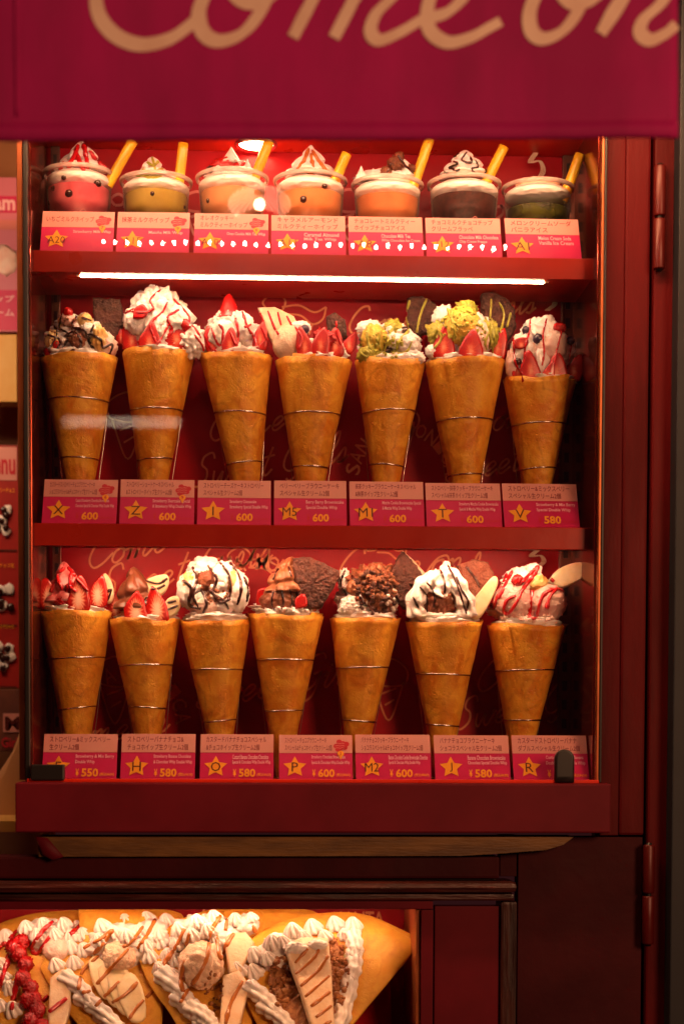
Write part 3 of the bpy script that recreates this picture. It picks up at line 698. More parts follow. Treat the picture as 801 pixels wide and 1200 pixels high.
# ------------------------------------------------------------------ crepe cones
YC = .128
def cone(row, L, Rr, rimy, cbx, py_s, L2, R2, ring1, ring2, code, label, seam=-70, low=0, extra_leg=1):
    """rim left/right px, rim px y, lower centre px at py_s, left/right px there"""
    Zs = Z2 if row == 2 else Z3
    pr = U((L + Rr) / 2, rimy, YC); pl = U((L2 + R2) / 2, py_s, YC); sc_ = 1.0
    rr = (U(Rr, rimy, YC).x - U(L, rimy, YC).x) / 2; rl = (U(R2, py_s, YC).x - U(L2, py_s, YC).x) / 2
    zz = Zs + .003; k = (pr.z - zz) / (pr.z - pl.z)
    rb = max(.006, rr + (rl - rr) * k); xb = pr.x + (pl.x - pr.x) * k
    rt = root('crepe_cone', label, 'crepe cone', (xb, YC, zz), 'crepe cones on wire stands')
    H = pr.z - zz; lean = (pr.x - xb) / H
    # adjust so the front edge reads at rimy
    segs, lv = 96, 26; V, Fs = [], []; sd = random.random() * 40; s0 = R(seam)
    total = 2 * math.pi + .25; tilt_ = random.uniform(.2, .9) * random.choice((-1, 1))
    topo = [noise.noise(Vector((math.cos(6.283 * i / segs) * 1.3, math.sin(6.283 * i / segs) * 1.3, sd))) * .006 + noise.noise(Vector((i * .35, sd, 3))) * .0016 for i in range(segs + 1)]
    for j in range(lv + 8):
        for i in range(segs + 1):
            f = i / segs; tt = min(1, j / (lv - 1)); th = s0 + (total + abs(tilt_)) * f + tilt_ * (tt - .5) * (1 if f > .5 else .4)
            inner = j >= lv
            t = (j / (lv - 1)) if not inner else 1 - (j - lv + .2) * .035
            top = H * (1 + topo[int(i * .93)] / H * 1.0) - low * .001 * f * 4 + .003 * math.sin(th)
            z = top * t; r = rb + (rr - rb) * (z / H)
            r += .0034 * f ** .7 + (.0010 * noise.noise(Vector((math.cos(th) * 1.8, math.sin(th) * 1.8, z * 22 + sd))) + .0007 * noise.noise(Vector((math.cos(th) * 5, math.sin(th) * 5, z * 60 + sd)))) * min(1, t * 3)
            if not inner and t > .93: r += .0010 * (t - .93) / .07
            if inner: r -= .0022
            V.append(Vector((lean * z + r * math.cos(th), r * math.sin(th), z)))
    n = segs + 1
    for j in range(lv + 7):
        for i in range(segs): Fs.append([j * n + i, j * n + i + 1, (j + 1) * n + i + 1, (j + 1) * n + i])
    fr = Frame(rt); fr.rimx = (L + Rr) / 2; fr.rr = rr
    fr.put('crepe_wrap', V, Fs, 'crepe', drape=False)
    # cream bed inside the rim
    c = Vector((lean * H, 0, H - .001)); V, Fs = lumpg(c, (rr * .90, rr * .90, .013), .25, 3, 4, sd); fr.put('cream_bed', V, Fs, 'cream')
    # wire stand
    ws = root('wire_stand', f'chrome wire ring stand under the crepe cone behind card {code}', 'wire stand', (xb, YC, Zs + .001), 'chrome wire stands of the cones')
    def prof(z): return rb + (rr - rb) * z / H + .0034
    pts = []
    for nm, ry, tl in (('ring', ring1, random.uniform(-.04, .05)), ('ring', ring2, random.uniform(-.1, .12))):
        z = U((L + Rr) / 2, ry + 2, YC).z - zz; r = prof(z)
        path = [Vector((lean * z + r * math.cos(a), r * math.sin(a), z + tl * r * math.cos(a) + .002)) for a in [2 * math.pi * i / 48 for i in range(48)]]
        v, f = tube(path, .00115, 8, closed=True); obj(nm, mesh(nm, v, f, 'steel'), ws); pts.append((z, r))
    (za, ra), (zb, rb_) = pts
    for sgn in (-1, 1):
        a = Vector((lean * za + sgn * ra * .90, ra * .44, za)); c = Vector((sgn * .016, .020, .0015)); b = (a + c) / 2 + Vector((sgn * .001, .001, 0))
        v, f = tube(smoothpath([a, b, c], 6), .0006, 7); obj('leg', mesh('leg', v, f, 'steel'), ws)
    path = [Vector((.024 * math.cos(a), .02 + .026 * math.sin(a), .0015)) for a in [2 * math.pi * i / 40 for i in range(40)]]
    v, f = tube(path, .0012, 7, closed=True); obj('foot_loop', mesh('foot_loop', v, f, 'steel'), ws)
    return fr

def zig(x0, y0, x1, y1, n, amp, ph=0):
    out = []
    dx, dy = x1 - x0, y1 - y0; L = math.hypot(dx, dy); nx, ny = -dy / L, dx / L
    for i in range(n + 1):
        s = (1 if (i + ph) % 2 else -1) * amp; out.append((x0 + dx * i / n + nx * s, y0 + dy * i / n + ny * s))
    return out

# --- middle row
f = cone(2, 49, 137, 420, 93, 545, 77, 109, 470, 537, 'X', 'crepe cone with custard, cream chunks and dark chocolate drizzle, leftmost of middle row', -60)
f.lump('cream', 92, 398, 34, 26, 'cream', 0, .35, 2.6, 5); f.lump('cream', 122, 406, 15, 16, 'pink_cream', -.02, .3, 3)
f.lump('custard', 84, 382, 17, 12, 'custard', -.012, .4, 2.6); f.lump('custard', 116, 396, 9, 14, 'custard', -.034, .4, 3); f.lump('custard', 62, 400, 8, 12, 'custard', -.02, .4, 3); f.lump('custard', 100, 376, 8, 9, 'custard', -.026, .3, 3)
f.lump('cream', 104, 386, 9, 8, 'cream', -.038, .3, 3); f.lump('cream', 80, 374, 9, 8, 'pink_cream', -.03, .3, 3)
f.lump('chocolate', 90, 398, 9, 9, 'choc', -.042, .3, 3); f.berry(58, 413, 6, 'berry_red', name='strawberry_piece'); f.berry(66, 404, 5, 'berry_red', name='strawberry_piece'); f.berry(80, 366, 6, 'berry_red', name='strawberry_piece')
f.lump('cream', 84, 412, 15, 7, 'pink_cream', -.044, .25, 3)
f.slab('brownie', [(110, 352), (142, 354), (148, 382), (136, 404), (112, 392)], 'brownie', .012, .02, .003, amp=.003, freq=160)
f.crumbs('almond_flake', 72, 388, 24, 18, 30, 'cookie', (1, 2.2))
f.sauce('chocolate_drizzle', [[(60, 372), (66, 392), (58, 408)], [(74, 366), (70, 384), (80, 392), (74, 408)], [(92, 366), (84, 382), (100, 388), (104, 402), (110, 408), (104, 392), (118, 398), (120, 408), (132, 404), (128, 416)], [(76, 394), (88, 388), (96, 404), (82, 412)], [(96, 372), (110, 378), (106, 390)], [(56, 392), (70, 398), (66, 412)]], 'choc_sauce', 2.6)

f = cone(2, 146, 227, 414, 181, 558, 165, 197, 481, 538, 'Z', 'crepe cone with tall white cream, strawberry slices and red drizzle, second of middle row', -120)
f.lump('cream', 187, 378, 36, 38, 'cream', 0, .32, 2.8, 5); f.lump('cream', 183, 356, 20, 20, 'cream', -.014, .35, 2.6, 5); f.lump('cream', 222, 400, 18, 20, 'cream', -.018, .35, 3, 5); f.lump('cream', 160, 376, 15, 16, 'cream', -.02, .35, 3)
f.lump('cream', 208, 376, 16, 18, 'cream', -.022, .35, 3); f.lump('cream', 187, 386, 12, 20, 'cream', -.038, .3, 3)
for a in ((157, 414, 22, 34, -16, -.034), (174, 413, 27, 34, 6, -.046), (206, 413, 30, 34, 4, -.042), (144, 408, 12, 26, -14, -.01)): f.slice(*a)
f.slab('strawberry_slice', [(156, 374), (158, 362), (168, 357), (174, 366), (168, 374)], ['berry_red', 'berry_red'], -.036, .006, sm=3); f.berry(216, 380, 7, 'berry_red', name='strawberry_piece')
f.sauce('strawberry_drizzle', [[(188, 340), (176, 352), (180, 362), (168, 366), (146, 364)], [(196, 352), (190, 366), (176, 378), (180, 394)], [(210, 362), (196, 372), (202, 386), (196, 396)], [(158, 362), (144, 370), (142, 386)], [(204, 350), (222, 372), (216, 388), (226, 382), (236, 396)], [(228, 392), (236, 404), (240, 414)], [(180, 394), (186, 402), (198, 380)]], 'red_sauce', 2.6)

f = cone(2, 236, 318, 418, 285, 552, 270, 302, 485, 542, 'I', 'crepe cone topped by a whole strawberry on cream with red drizzle, third of middle row', -50)
f.lump('cream', 272, 394, 34, 24, 'cream', 0, .32, 2.8, 5); f.lump('cream', 268, 376, 15, 14, 'cream', -.018, .35, 2.6); f.lump('cream', 262, 392, 18, 18, 'cream', -.026, .3, 3); f.lump('cream', 284, 384, 13, 18, 'cream', -.024, .3, 3)
V, Fs = swirlg(f.P(268, 374, -.016), 14 * f.sx, 30 * f.sz, n=3, a=.05, twist=0, pw=.55, segs=32, lv=20); f.put('whole_strawberry', V, Fs, 'berry_red')
for a in ((252, 414, 20, 30, -18, -.036), (268, 413, 20, 28, 6, -.05), (303, 413, 18, 34, 10, -.03)): f.slice(*a)
f.lump('cream', 272, 404, 10, 10, 'cream', -.052, .3, 3)
f.sauce('strawberry_drizzle', [[(248, 384), (252, 398), (258, 404), (262, 388), (256, 380)], [(270, 388), (276, 404), (280, 392), (276, 372)], [(284, 366), (290, 384), (298, 396), (302, 408), (310, 398)], [(240, 392), (246, 406), (254, 412)], [(286, 384), (304, 380), (316, 408)]], 'red_sauce', 2.8)

f = cone(2, 325, 411, 424, 364, 552, 349, 379, 486, 547, 'M5', 'crepe cone with ice cream scoop, cheesecake wedge, mixed berries and brownie, fourth of middle row', -130)
f.slab('cheesecake', [(302, 364), (322, 363), (344, 374), (352, 392), (344, 412), (322, 412)], 'cheese', .016, .02, .002, amp=.0012, freq=80)
f.lump('cream', 368, 412, 38, 14, 'cream', 0, .25, 3, 5); f.lump('vanilla_scoop', 338, 402, 19, 21, 'vanilla', -.026, .08, 2.2, 4)
f.lump('cream', 352, 384, 12, 8, 'cream', -.008, .2, 3); f.berry(357, 386, 5.5, d=-.03); f.berry(380, 396, 4.5, d=-.04)
f.slab('brownie', [(382, 374), (392, 369), (404, 378), (406, 398), (384, 398)], 'brownie', .01, .022, .003, amp=.003, freq=160)
for a in ((359, 416, 20, 32, -12, -.044), (374, 413, 22, 28, 10, -.05), (391, 414, 22, 28, 4, -.046), (405, 416, 16, 26, 26, -.03)): f.slice(*a)
f.lump('raspberry', 384, 398, 12, 10, 'raspberry', -.034, .35, 4); f.lump('raspberry', 376, 394, 9, 9, 'raspberry', -.04, .35, 5)
f.sauce('strawberry_drizzle', [[(305, 366), (312, 384), (316, 400)], [(314, 364), (322, 384), (326, 392)], [(326, 366), (330, 384)], [(336, 370), (344, 386)], [(346, 384), (354, 396), (350, 410)], [(394, 376), (396, 392), (400, 404)]], 'red_sauce', 2.6)

f = cone(2, 418, 497, 425, 453, 560, 438, 467, 483, 545, 'M1', 'crepe cone with matcha coated custard, cream and green drizzle, fifth of middle row', -60)
f.lump('cream', 456, 404, 34, 24, 'cream', 0, .33, 2.8, 5); f.lump('cream', 432, 385, 14, 10, 'cream', -.012, .35, 3); f.lump('yellow_ice_cream', 438, 396, 15, 16, 'yellow_cream', -.03, .2, 2.6); f.lump('matcha_chunk', 460, 384, 10, 9, 'matcha', -.018, .4, 3)
f.lump('matcha_chunk', 432, 414, 13, 10, 'matcha', -.038, .35, 3); f.lump('cream', 476, 402, 12, 12, 'cream', -.036, .35, 3); f.lump('cream', 482, 418, 15, 9, 'cream', -.034, .35, 3); f.lump('cream', 462, 398, 9, 9, 'cream', -.04, .35, 3)
f.crumbs('matcha_crumb', 446, 404, 26, 20, 60, 'matcha', (1, 2.6)); f.berry(474, 388, 5.5, 'choc_sauce', name='coffee_bean'); f.berry(454, 408, 6.5, 'choc_sauce', name='coffee_bean')
f.slab('brownie', [(476, 352), (492, 350), (508, 358), (515, 372), (504, 392), (484, 398), (476, 380)], 'brownie', .022, .02, .003, amp=.003, freq=160)
f.sauce('green_drizzle', [[(480, 352), (476, 370), (478, 386), (468, 398), (464, 412), (476, 412), (482, 400)], [(499, 350), (492, 370), (488, 390)], [(432, 380), (430, 398), (436, 412)], [(448, 378), (444, 398), (446, 414)], [(424, 396), (422, 412), (432, 420)], [(462, 380), (456, 396), (450, 412)]], 'matcha', 2.6)

f = cone(2, 499, 589, 424, 545, 558, 530, 559, 493, 556, 'T', 'crepe cone with yellow scoop, three strawberry slices and green drizzle, sixth of middle row', -150, 1.0)
f.lump('cream', 545, 396, 38, 30, 'cream', 0, .3, 2.8, 5); f.lump('yellow_scoop', 541, 382, 22, 24, 'yellow_cream', -.024, .1, 2.4); f.lump('cream', 520, 372, 13, 14, 'cream', -.016, .35, 3); f.lump('pink_cream', 562, 396, 11, 22, 'pink_cream', -.036, .15, 2)
f.lump('matcha_chunk', 512, 392, 11, 16, 'matcha', -.02, .4, 3); f.lump('matcha_chunk', 546, 361, 12, 8, 'matcha', -.022, .4, 3); f.lump('cream', 506, 412, 8, 8, 'cream', -.026, .3, 3); f.lump('matcha_chunk', 576, 392, 7, 16, 'matcha', -.024, .4, 3)
f.crumbs('matcha_crumb', 540, 384, 34, 24, 70, 'matcha', (1, 2.4))
f.slab('brownie', [(562, 348), (574, 346), (590, 352), (601, 366), (602, 388), (590, 408), (572, 396), (562, 372)], 'brownie', .02, .022, .003, amp=.003, freq=160)
for a in ((518, 423, 27, 38, 4, -.050), (549, 421, 30, 33, 8, -.056), (579, 423, 22, 36, 18, -.042)): f.slice(*a)
f.sauce('green_drizzle', [[(530, 358), (528, 376), (534, 396)], [(524, 362), (532, 384), (530, 400)], [(568, 372), (572, 388), (568, 404), (574, 416)], [(575, 350), (574, 366), (572, 384)], [(584, 354), (590, 368), (586, 390)], [(598, 366), (594, 384)], [(510, 380), (516, 396), (508, 408)]], 'matcha', 2.5)

f = cone(2, 592, 673, 447, 629, 562, 613, 645, 498, 549, 'V', 'crepe cone with tall pale cream, blueberries and red drizzle, rightmost of middle row', -70)
f.lump('cream', 635, 414, 36, 32, 'pink_cream', 0, .22, 2.6, 5); f.lump('cream', 632, 394, 22, 22, 'cream', -.014, .3, 2.8, 5); f.lump('cream', 612, 414, 14, 24, 'cream', -.028, .3, 2.6); f.lump('pink_cream', 648, 404, 16, 20, 'pink_cream', -.03, .25, 2.6); f.lump('cream', 601, 428, 9, 20, 'pink_cream', -.02, .2, 2.4); f.lump('cream', 634, 424, 10, 20, 'cream', -.036, .25, 3)
f.berry(630, 397, 6.5); f.berry(616, 387, 5); f.berry(668, 399, 5, d=-.02); f.berry(606, 424, 5, 'choc_sauce')
f.slab('strawberry_slice', [(601, 408), (603, 398), (616, 396), (618, 404), (610, 410)], ['slice', 'berry_red'], -.04, .005, sm=3); f.lump('strawberry_piece', 655, 384, 8, 6, 'berry_red', -.03, .2, 2)
for a in ((621, 444, 24, 32, -4, -.050), (650, 445, 27, 30, 4, -.050), (607, 441, 14, 22, -10, -.044), (668, 447, 22, 30, 22, -.036), (638, 446, 16, 22, 20, -.058)): f.slice(*a)
f.sauce('strawberry_drizzle', [[(621, 372), (620, 388), (616, 404), (614, 420)], [(640, 374), (636, 392), (637, 412), (635, 428)], [(658, 388), (654, 402), (650, 420), (648, 430)], [(601, 392), (602, 408), (604, 426), (612, 438)], [(668, 404), (666, 422), (664, 432)]], 'red_sauce', 2.2)

# --- bottom row
f = cone(3, 47, 130, 716, 90, 850, 75, 105, 770, 828, 'F', 'crepe cone with red sauced pink soft swirl and strawberry slices, leftmost of bottom row', -50)
f.lump('cream', 88, 708, 34, 12, 'cream', 0, .2, 3, 4)
f.swirl('pink_swirl', 78, 706, 26, 48, 'pink_swirl', -.012, n=5, a=.22, twist=3.2, turns=2.2, coil=.25, pw=.62, bend=(-.1, 0))
for a in ((60, 715, 24, 36, -12, -.028), (92, 712, 27, 36, 4, -.050), (113, 713, 24, 36, 12, -.034)): f.slice(*a)
f.lump('raspberry', 74, 704, 9, 9, 'raspberry', -.046, .4, 4); f.lump('raspberry', 84, 690, 7, 7, 'raspberry', -.036, .4, 4)
f.sauce('strawberry_drizzle', [[(76, 664), (68, 676), (74, 690)], [(80, 664), (90, 678), (98, 686), (106, 696)], [(66, 680), (60, 694)], [(84, 672), (82, 686), (90, 694)]], 'red_sauce', 4)

f = cone(3, 130, 210, 727, 170, 850, 157, 190, 778, 827, 'H', 'crepe cone with chocolate soft swirl, three strawberry slices and drizzled banana, second of bottom row', -110)
f.lump('cream', 172, 722, 36, 9, 'cream', 0, .2, 3, 4)
f.slab('banana_slice', [(117, 680), (124, 672), (132, 684), (134, 700), (128, 708), (120, 698)], 'banana', -.004, .01, .003, sm=3); f.slab('banana_slice', [(166, 684), (180, 676), (196, 674), (198, 686), (190, 698), (172, 700)], 'banana', -.006, .01, .003, sm=3); f.slab('banana_slice', [(192, 708), (200, 700), (212, 700), (210, 716), (200, 724), (192, 722)], 'banana', -.02, .01, .003, sm=3)
f.swirl('chocolate_swirl', 159, 714, 28, 50, 'choc_smooth', -.010, n=5, a=.22, twist=3.0, turns=2.0, coil=.28, pw=.6, bend=(-.08, 0))
for a in ((138, 725, 17, 30, -10, -.032), (159, 726, 29, 32, 3, -.054), (186, 725, 27, 36, -10, -.050)): f.slice(*a)
f.lump('chocolate_chunk', 172, 710, 9, 9, 'choc_sauce', -.044, .3, 3)
f.sauce('chocolate_drizzle', [[(117, 678), (124, 686), (120, 698), (130, 690), (126, 706)], [(170, 680), (186, 684), (196, 678)], [(172, 690), (184, 690), (194, 686)], [(196, 706), (206, 704)], [(196, 714), (208, 710)]], 'choc_sauce', 2.6)

f = cone(3, 212, 291, 724, 256, 852, 242, 272, 783, 843, 'O', 'crepe cone piled with white cream, chocolate ice cream and dark drizzle, third of bottom row', -15, 1.6)
f.lump('cream', 251, 692, 39, 34, 'cream', 0, .26, 2.8, 5); f.lump('cream', 240, 668, 18, 16, 'cream', -.016, .32, 3); f.lump('cream', 222, 692, 14, 22, 'cream', -.022, .3, 3); f.lump('cream', 278, 694, 14, 24, 'cream_smooth', -.024, .22, 2.4); f.lump('cream', 262, 676, 16, 18, 'cream', -.026, .3, 3)
f.lump('chocolate_ice_cream', 242, 680, 12, 14, 'choc', -.042, .2, 3); f.lump('custard', 272, 682, 7, 16, 'custard', -.040, .2, 3); f.lump('custard', 220, 682, 7, 12, 'custard', -.036, .3, 3); f.lump('cream', 240, 708, 16, 12, 'pink_cream', -.04, .25, 3); f.lump('cream', 264, 704, 14, 14, 'cream_smooth', -.042, .2, 3)
f.crumbs('cocoa_crumb', 254, 700, 16, 9, 26, 'cookie', (1, 2.6))
f.sauce('chocolate_drizzle', [[(226, 664), (230, 680), (226, 696), (232, 712)], [(244, 662), (254, 678), (248, 694), (262, 704), (268, 714)], [(256, 658), (268, 672), (270, 690), (266, 704)], [(270, 660), (280, 676), (282, 694), (278, 708)], [(222, 700), (236, 692), (242, 708), (238, 718)], [(214, 680), (224, 690), (222, 708), (236, 714)], [(286, 676), (290, 692), (288, 706)], [(246, 690), (258, 706), (270, 702)]], 'choc_sauce', 3.4)

f = cone(3, 293, 377, 719, 331, 850, 317, 346, 772, 831, 'P', 'crepe cone with light chocolate swirl, brownie wedge and strawberry, middle of bottom row', -40, .8)
f.lump('cream', 334, 712, 38, 9, 'cream', 0, .25, 3.4, 5)
f.slab('brownie', [(342, 656), (360, 655), (397, 670), (396, 680), (376, 714), (350, 718)], 'brownie', -.008, .03, .003, amp=.004, freq=150)
f.swirl('chocolate_swirl', 334, 694, 26, 42, 'choc_light', -.020, n=7, a=.38, twist=2.6, turns=2.4, coil=.3, pw=.55, bend=(.3, 0)); f.lump('chocolate_scoop', 328, 704, 23, 18, 'choc', -.030, .14, 2.6, 5)
f.slice(362, 718, 16, 30, 24, -.044); f.slab('strawberry_slice', [(300, 712), (302, 692), (314, 690), (318, 704)], ['slice', 'berry_red'], -.01, .006, sm=3); f.slab('strawberry_slice', [(346, 714), (346, 702), (356, 696), (360, 710)], ['berry_red', 'berry_red'], -.042, .006, sm=3)
f.crumbs('cream_piece', 336, 714, 32, 3, 26, 'cream', (1.6, 3))
f.sauce('chocolate_drizzle', [[(320, 692), (318, 706), (322, 716)], [(330, 692), (332, 706), (330, 714)], [(340, 690), (342, 704), (340, 712)], [(326, 666), (320, 680)], [(338, 664), (342, 676)]], 'choc_sauce', 2.4)

f = cone(3, 389, 468, 724, 420, 852, 404, 436, 781, 843, 'M2', 'crepe cone with chocolate cookie crumble over cream, fifth of bottom row', -130)
f.lump('cream', 430, 704, 36, 22, 'cream', 0, .25, 3, 5); f.lump('cream', 416, 710, 17, 14, 'cream', -.04, .3, 3.4, 5); f.lump('cream', 403, 682, 7, 16, 'cream', -.01, .3, 3); f.lump('cookie_crumble', 436, 686, 28, 24, 'choc', -.016, .35, 3.4, 5); f.lump('cookie_crumble', 446, 704, 18, 16, 'choc', -.036, .4, 3.6); f.lump('chocolate_scoop', 417, 688, 11, 11, 'choc_light', -.04, .06, 2)
f.crumbs('crumb', 440, 686, 26, 30, 190, 'cookie', (1.2, 3.4)); f.crumbs('dark_crumb', 440, 694, 26, 26, 70, 'brownie', (1.4, 3.4)); f.crumbs('cream_piece', 460, 704, 8, 14, 14, 'cream', (1.6, 3))
f.sauce('chocolate_drizzle', [[(404, 668), (400, 684), (406, 698)], [(420, 692), (424, 704), (432, 714)], [(410, 672), (416, 680)]], 'choc_sauce', 3)

f = cone(3, 477, 562, 728, 517, 855, 504, 531, 789, 848, 'J', 'crepe cone with white soft cream arch, brownie wedges and banana stick, sixth of bottom row', -60)
f.lump('cream', 520, 722, 36, 9, 'cream', 0, .25, 3, 4)
f.slab('wedge_side', [(471, 646), (486, 660), (504, 680), (498, 690), (478, 690)], 'cheese', .012, .014, .002, amp=.001, freq=100)
f.slab('brownie', [(470, 647), (486, 664), (500, 682), (492, 704), (474, 716), (460, 702), (454, 676), (462, 660)], 'brownie', -.004, .020, .003, amp=.005, freq=170)
f.slab('brownie', [(534, 664), (552, 656), (570, 660), (577, 674), (572, 700), (556, 712), (544, 700)], 'brownie_light', .002, .02, .003, amp=.003, freq=140)
f.lump('chocolate_ice_cream', 513, 704, 19, 24, 'choc', -.026, .2, 2.8, 5)
def piped(f, path, r0, r1, name='piped_cream', m='cream_smooth', star=.28, tw=9, nst=6):
    pts = smoothpath([f.P(x, y, d) for x, y, d in path], 10)
    V, Fs = tube(pts, lambda t: (r0 + (r1 - r0) * t) * f.sx * (1 + .10 * math.sin(t * 26)), 36, star=star, nst=nst, twist=tw); return f.put(name, V, Fs, m)
piped(f, [(488, 722, -.03), (486, 706, -.034), (494, 688, -.036), (504, 680, -.034), (514, 676, -.03)], 12, 10)
piped(f, [(514, 696, -.026), (519, 684, -.03), (521, 671, -.028), (523, 659, -.022)], 19, 4)
piped(f, [(546, 722, -.03), (545, 708, -.034), (538, 690, -.036), (530, 676, -.032), (520, 670, -.028)], 13, 9)
f.lump('cream', 513, 722, 32, 6, 'cream_smooth', -.034, .2, 3)
f.slab('banana_slice', [(548, 710), (572, 680), (580, 676), (582, 684), (576, 700), (562, 724), (552, 724)], 'banana', -.018, .012, .003, sm=3)
f.sauce('chocolate_drizzle', [[(492, 688), (500, 700), (500, 718)], [(500, 682), (508, 694), (508, 712)], [(514, 666), (520, 680), (521, 696)], [(524, 662), (532, 678), (540, 700), (546, 720)], [(534, 676), (540, 690), (548, 704), (546, 716)], [(546, 664), (556, 678), (562, 688)], [(484, 700), (490, 712)]], 'choc_sauce', 2.6)

f = cone(3, 573, 661, 731, 610, 852, 597, 626, 784, 842, 'R', 'crepe cone with pink ice cream scoops, red drizzle and banana, rightmost of bottom row', -160, 1.2)
f.lump('cream', 616, 716, 43, 14, 'pink_cream', 0, .22, 3.4, 5); f.lump('pink_scoop', 600, 704, 23, 22, 'pink_ice', -.022, .10, 2.6, 5); f.lump('pink_scoop', 641, 706, 22, 22, 'pink_ice', -.022, .08, 2.6, 5); f.lump('cream', 612, 682, 24, 18, 'cream', -.010, .28, 3, 5); f.lump('custard', 630, 684, 12, 10, 'custard', -.024, .3, 3); f.lump('strawberry_piece', 606, 680, 7, 7, 'berry_red', -.036, .2, 3)
f.slab('banana_slice', [(640, 682), (652, 668), (672, 660), (686, 662), (687, 672), (672, 684), (654, 690)], 'banana', -.004, .012, .003, sm=3)
f.lump('cream', 624, 668, 10, 8, 'cream', -.02, .3, 3)
f.crumbs('cream_piece', 616, 724, 40, 4, 40, 'pink_cream', (1.4, 2.8))
f.sauce('strawberry_drizzle', [[(594, 672), (586, 690), (580, 708), (578, 714)], [(600, 670), (592, 684), (584, 702)], [(604, 698), (594, 704), (590, 716), (596, 718), (606, 704), (612, 690), (624, 676), (630, 664)], [(630, 664), (622, 670), (612, 682)], [(634, 664), (640, 674), (648, 682)], [(624, 692), (622, 708), (620, 722), (628, 724), (632, 706), (640, 694), (652, 690)], [(652, 690), (644, 700), (640, 714)], [(652, 690), (664, 694), (672, 688)]], 'red_sauce', 4)

# ------------------------------------------------------------------ drinks
YD = .148
def drink(L, Rr, rimy, kind, label, dm, whip, pearls, straw, emblem=False, fill=.82, code=''):
    pc = U((L + Rr) / 2, rimy, YD); rr = (U(Rr, rimy, YD).x - U(L, rimy, YD).x) / 2
    zz = Z1 + .001; H = pc.z - zz; rb = rr * .66
    rt = root('drink_cup', label, 'drink cup', (pc.x, YD, zz), 'drink samples on the top shelf'); fr = Frame(rt)
    g = lambda z: rb + (rr * .93 - rb) * z / H
    pr = [(.002, .001), (rb, .001), (g(H * .62), H * .62), (g(H * .63) + .0012, H * .63), (g(H * .69) + .0014, H * .69), (g(H * .97), H * .97)]
    V, Fs = lathe(pr, 64); fr.put('cup_wall', V, Fs, 'cup', drape=False)
    V, Fs = lathe([(rr * .93, H * .96), (rr * .985, H * .965), (rr, H * .985), (rr, H), (rr * .97, H * 1.008), (rr * .935, H), (rr * .93, H * .96)], 64); fr.put('cup_rim', V, Fs, 'cup_rim', drape=False)
    zf = H * fill
    V, Fs = lathe([(.001, .003), (rb - .0015, .003), (g(zf) - .0015, zf), (g(zf) * .6, zf + .004), (.001, zf + .005)], 64); fr.put('drink', V, Fs, dm)
    V, Fs = lumpg(Vector((0, 0, H * .90)), (rr * .90, rr * .90, H * .12), .03, 3, 5, L); fr.put('cream_layer', V, Fs, 'cream_smooth')
    for x, y, r in pearls:
        c = U(x, y, YD) - rt.location; dz = c.z; rad = g(dz) - .001; xx = max(-rad * .95, min(rad * .95, c.x)); rad -= r * fr.sx * .45; yy = -math.sqrt(max(0, rad * rad - xx * xx))
        V, Fs = lumpg(Vector((xx, yy, dz)), (r * fr.sx,) * 3, .08, 2, 3, x); fr.put('tapioca_pearl', V, Fs, 'choc_sauce', drape=False)
    if emblem:   # outline printed on the cup
        gs = []
        for k in range(2):
            path = []
            for i in range(41):
                a = 6.283 * i / 40; q = (.012 - .005 * k) * (1 + .22 * math.cos(5 * a)); z = H * .45 + q * math.sin(a); th = -1.57 + .18 + q * math.cos(a) / g(z)
                rad = g(z) + .0006; path.append(Vector((rad * math.cos(th), rad * math.sin(th), z)))
            gs.append(tube(path, .0005, 5))
        V, Fs = merge(gs); fr.put('printed_flower', V, Fs, 'print_pink', drape=False)
    whip(fr)
    if straw:
        (x0, y0), (x1, y1), d0 = straw
        a = U(x0, y0, YD + d0); b = U(x1, y1, YD + d0 - .004); s = root('drinking_straw', f'thick yellow straw leaning in the {kind} drink', 'straw', a, 'yellow straws')
        dv = (b - a); path = [dv * (-.35 + 1.35 * i / 8) for i in range(9)]
        r = .0078; v1, f1 = tube(path, r, 24); v2, f2 = tube(path, r * .86, 24); v1, f1 = v1, f1[:-2]; f2 = [q[::-1] for q in f2[:-2]]
        n = len(v1); cap = [[8 * 24 + k, 8 * 24 + (k + 1) % 24, n + 8 * 24 + (k + 1) % 24, n + 8 * 24 + k] for k in range(24)]
        obj('straw_tube', mesh('straw_tube', v1 + v2, f1 + [[i + n for i in q] for q in f2] + cap, 'straw'), s)
    return fr
def w1(f):
    f.swirl('whipped_cream', 96, 203, 33, 37, 'cream_smooth', 0, n=7, a=.3, twist=2.2, turns=2.3, coil=.3, pw=.75)
    f.sauce('strawberry_sauce', [[(92, 170), (86, 184), (80, 196)], [(98, 170), (102, 186), (104, 198)], [(104, 178), (116, 190), (124, 198)], [(88, 176), (94, 190), (98, 200)], [(76, 190), (70, 198)]], 'red_sauce', 5)
drink(50, 135, 204, 'strawberry milk', 'strawberry milk drink with red streaked whipped cream, leftmost on top shelf', 'drink_pink', w1, [(66, 228, 3.5), (85, 237, 5), (117, 223, 4.5), (79, 219, 3), (60, 240, 3)], ((134, 204), (156, 165), -.01), True)
def w2(f):
    f.swirl('whipped_cream', 180, 213, 34, 10, 'cream_smooth', 0, n=5, a=.15, twist=2, turns=1.5, coil=.2, pw=.5); f.swirl('whipped_cream', 179, 206, 19, 22, 'cream_smooth', -.006, n=6, a=.25, twist=2.4, turns=2, coil=.3, pw=.6)
    f.sauce('matcha_sauce', [[(166, 198), (178, 202), (192, 197)], [(172, 190), (180, 194), (186, 190)], [(160, 206), (180, 208), (202, 205)], [(178, 184), (182, 200)]], 'matcha', 3.2)
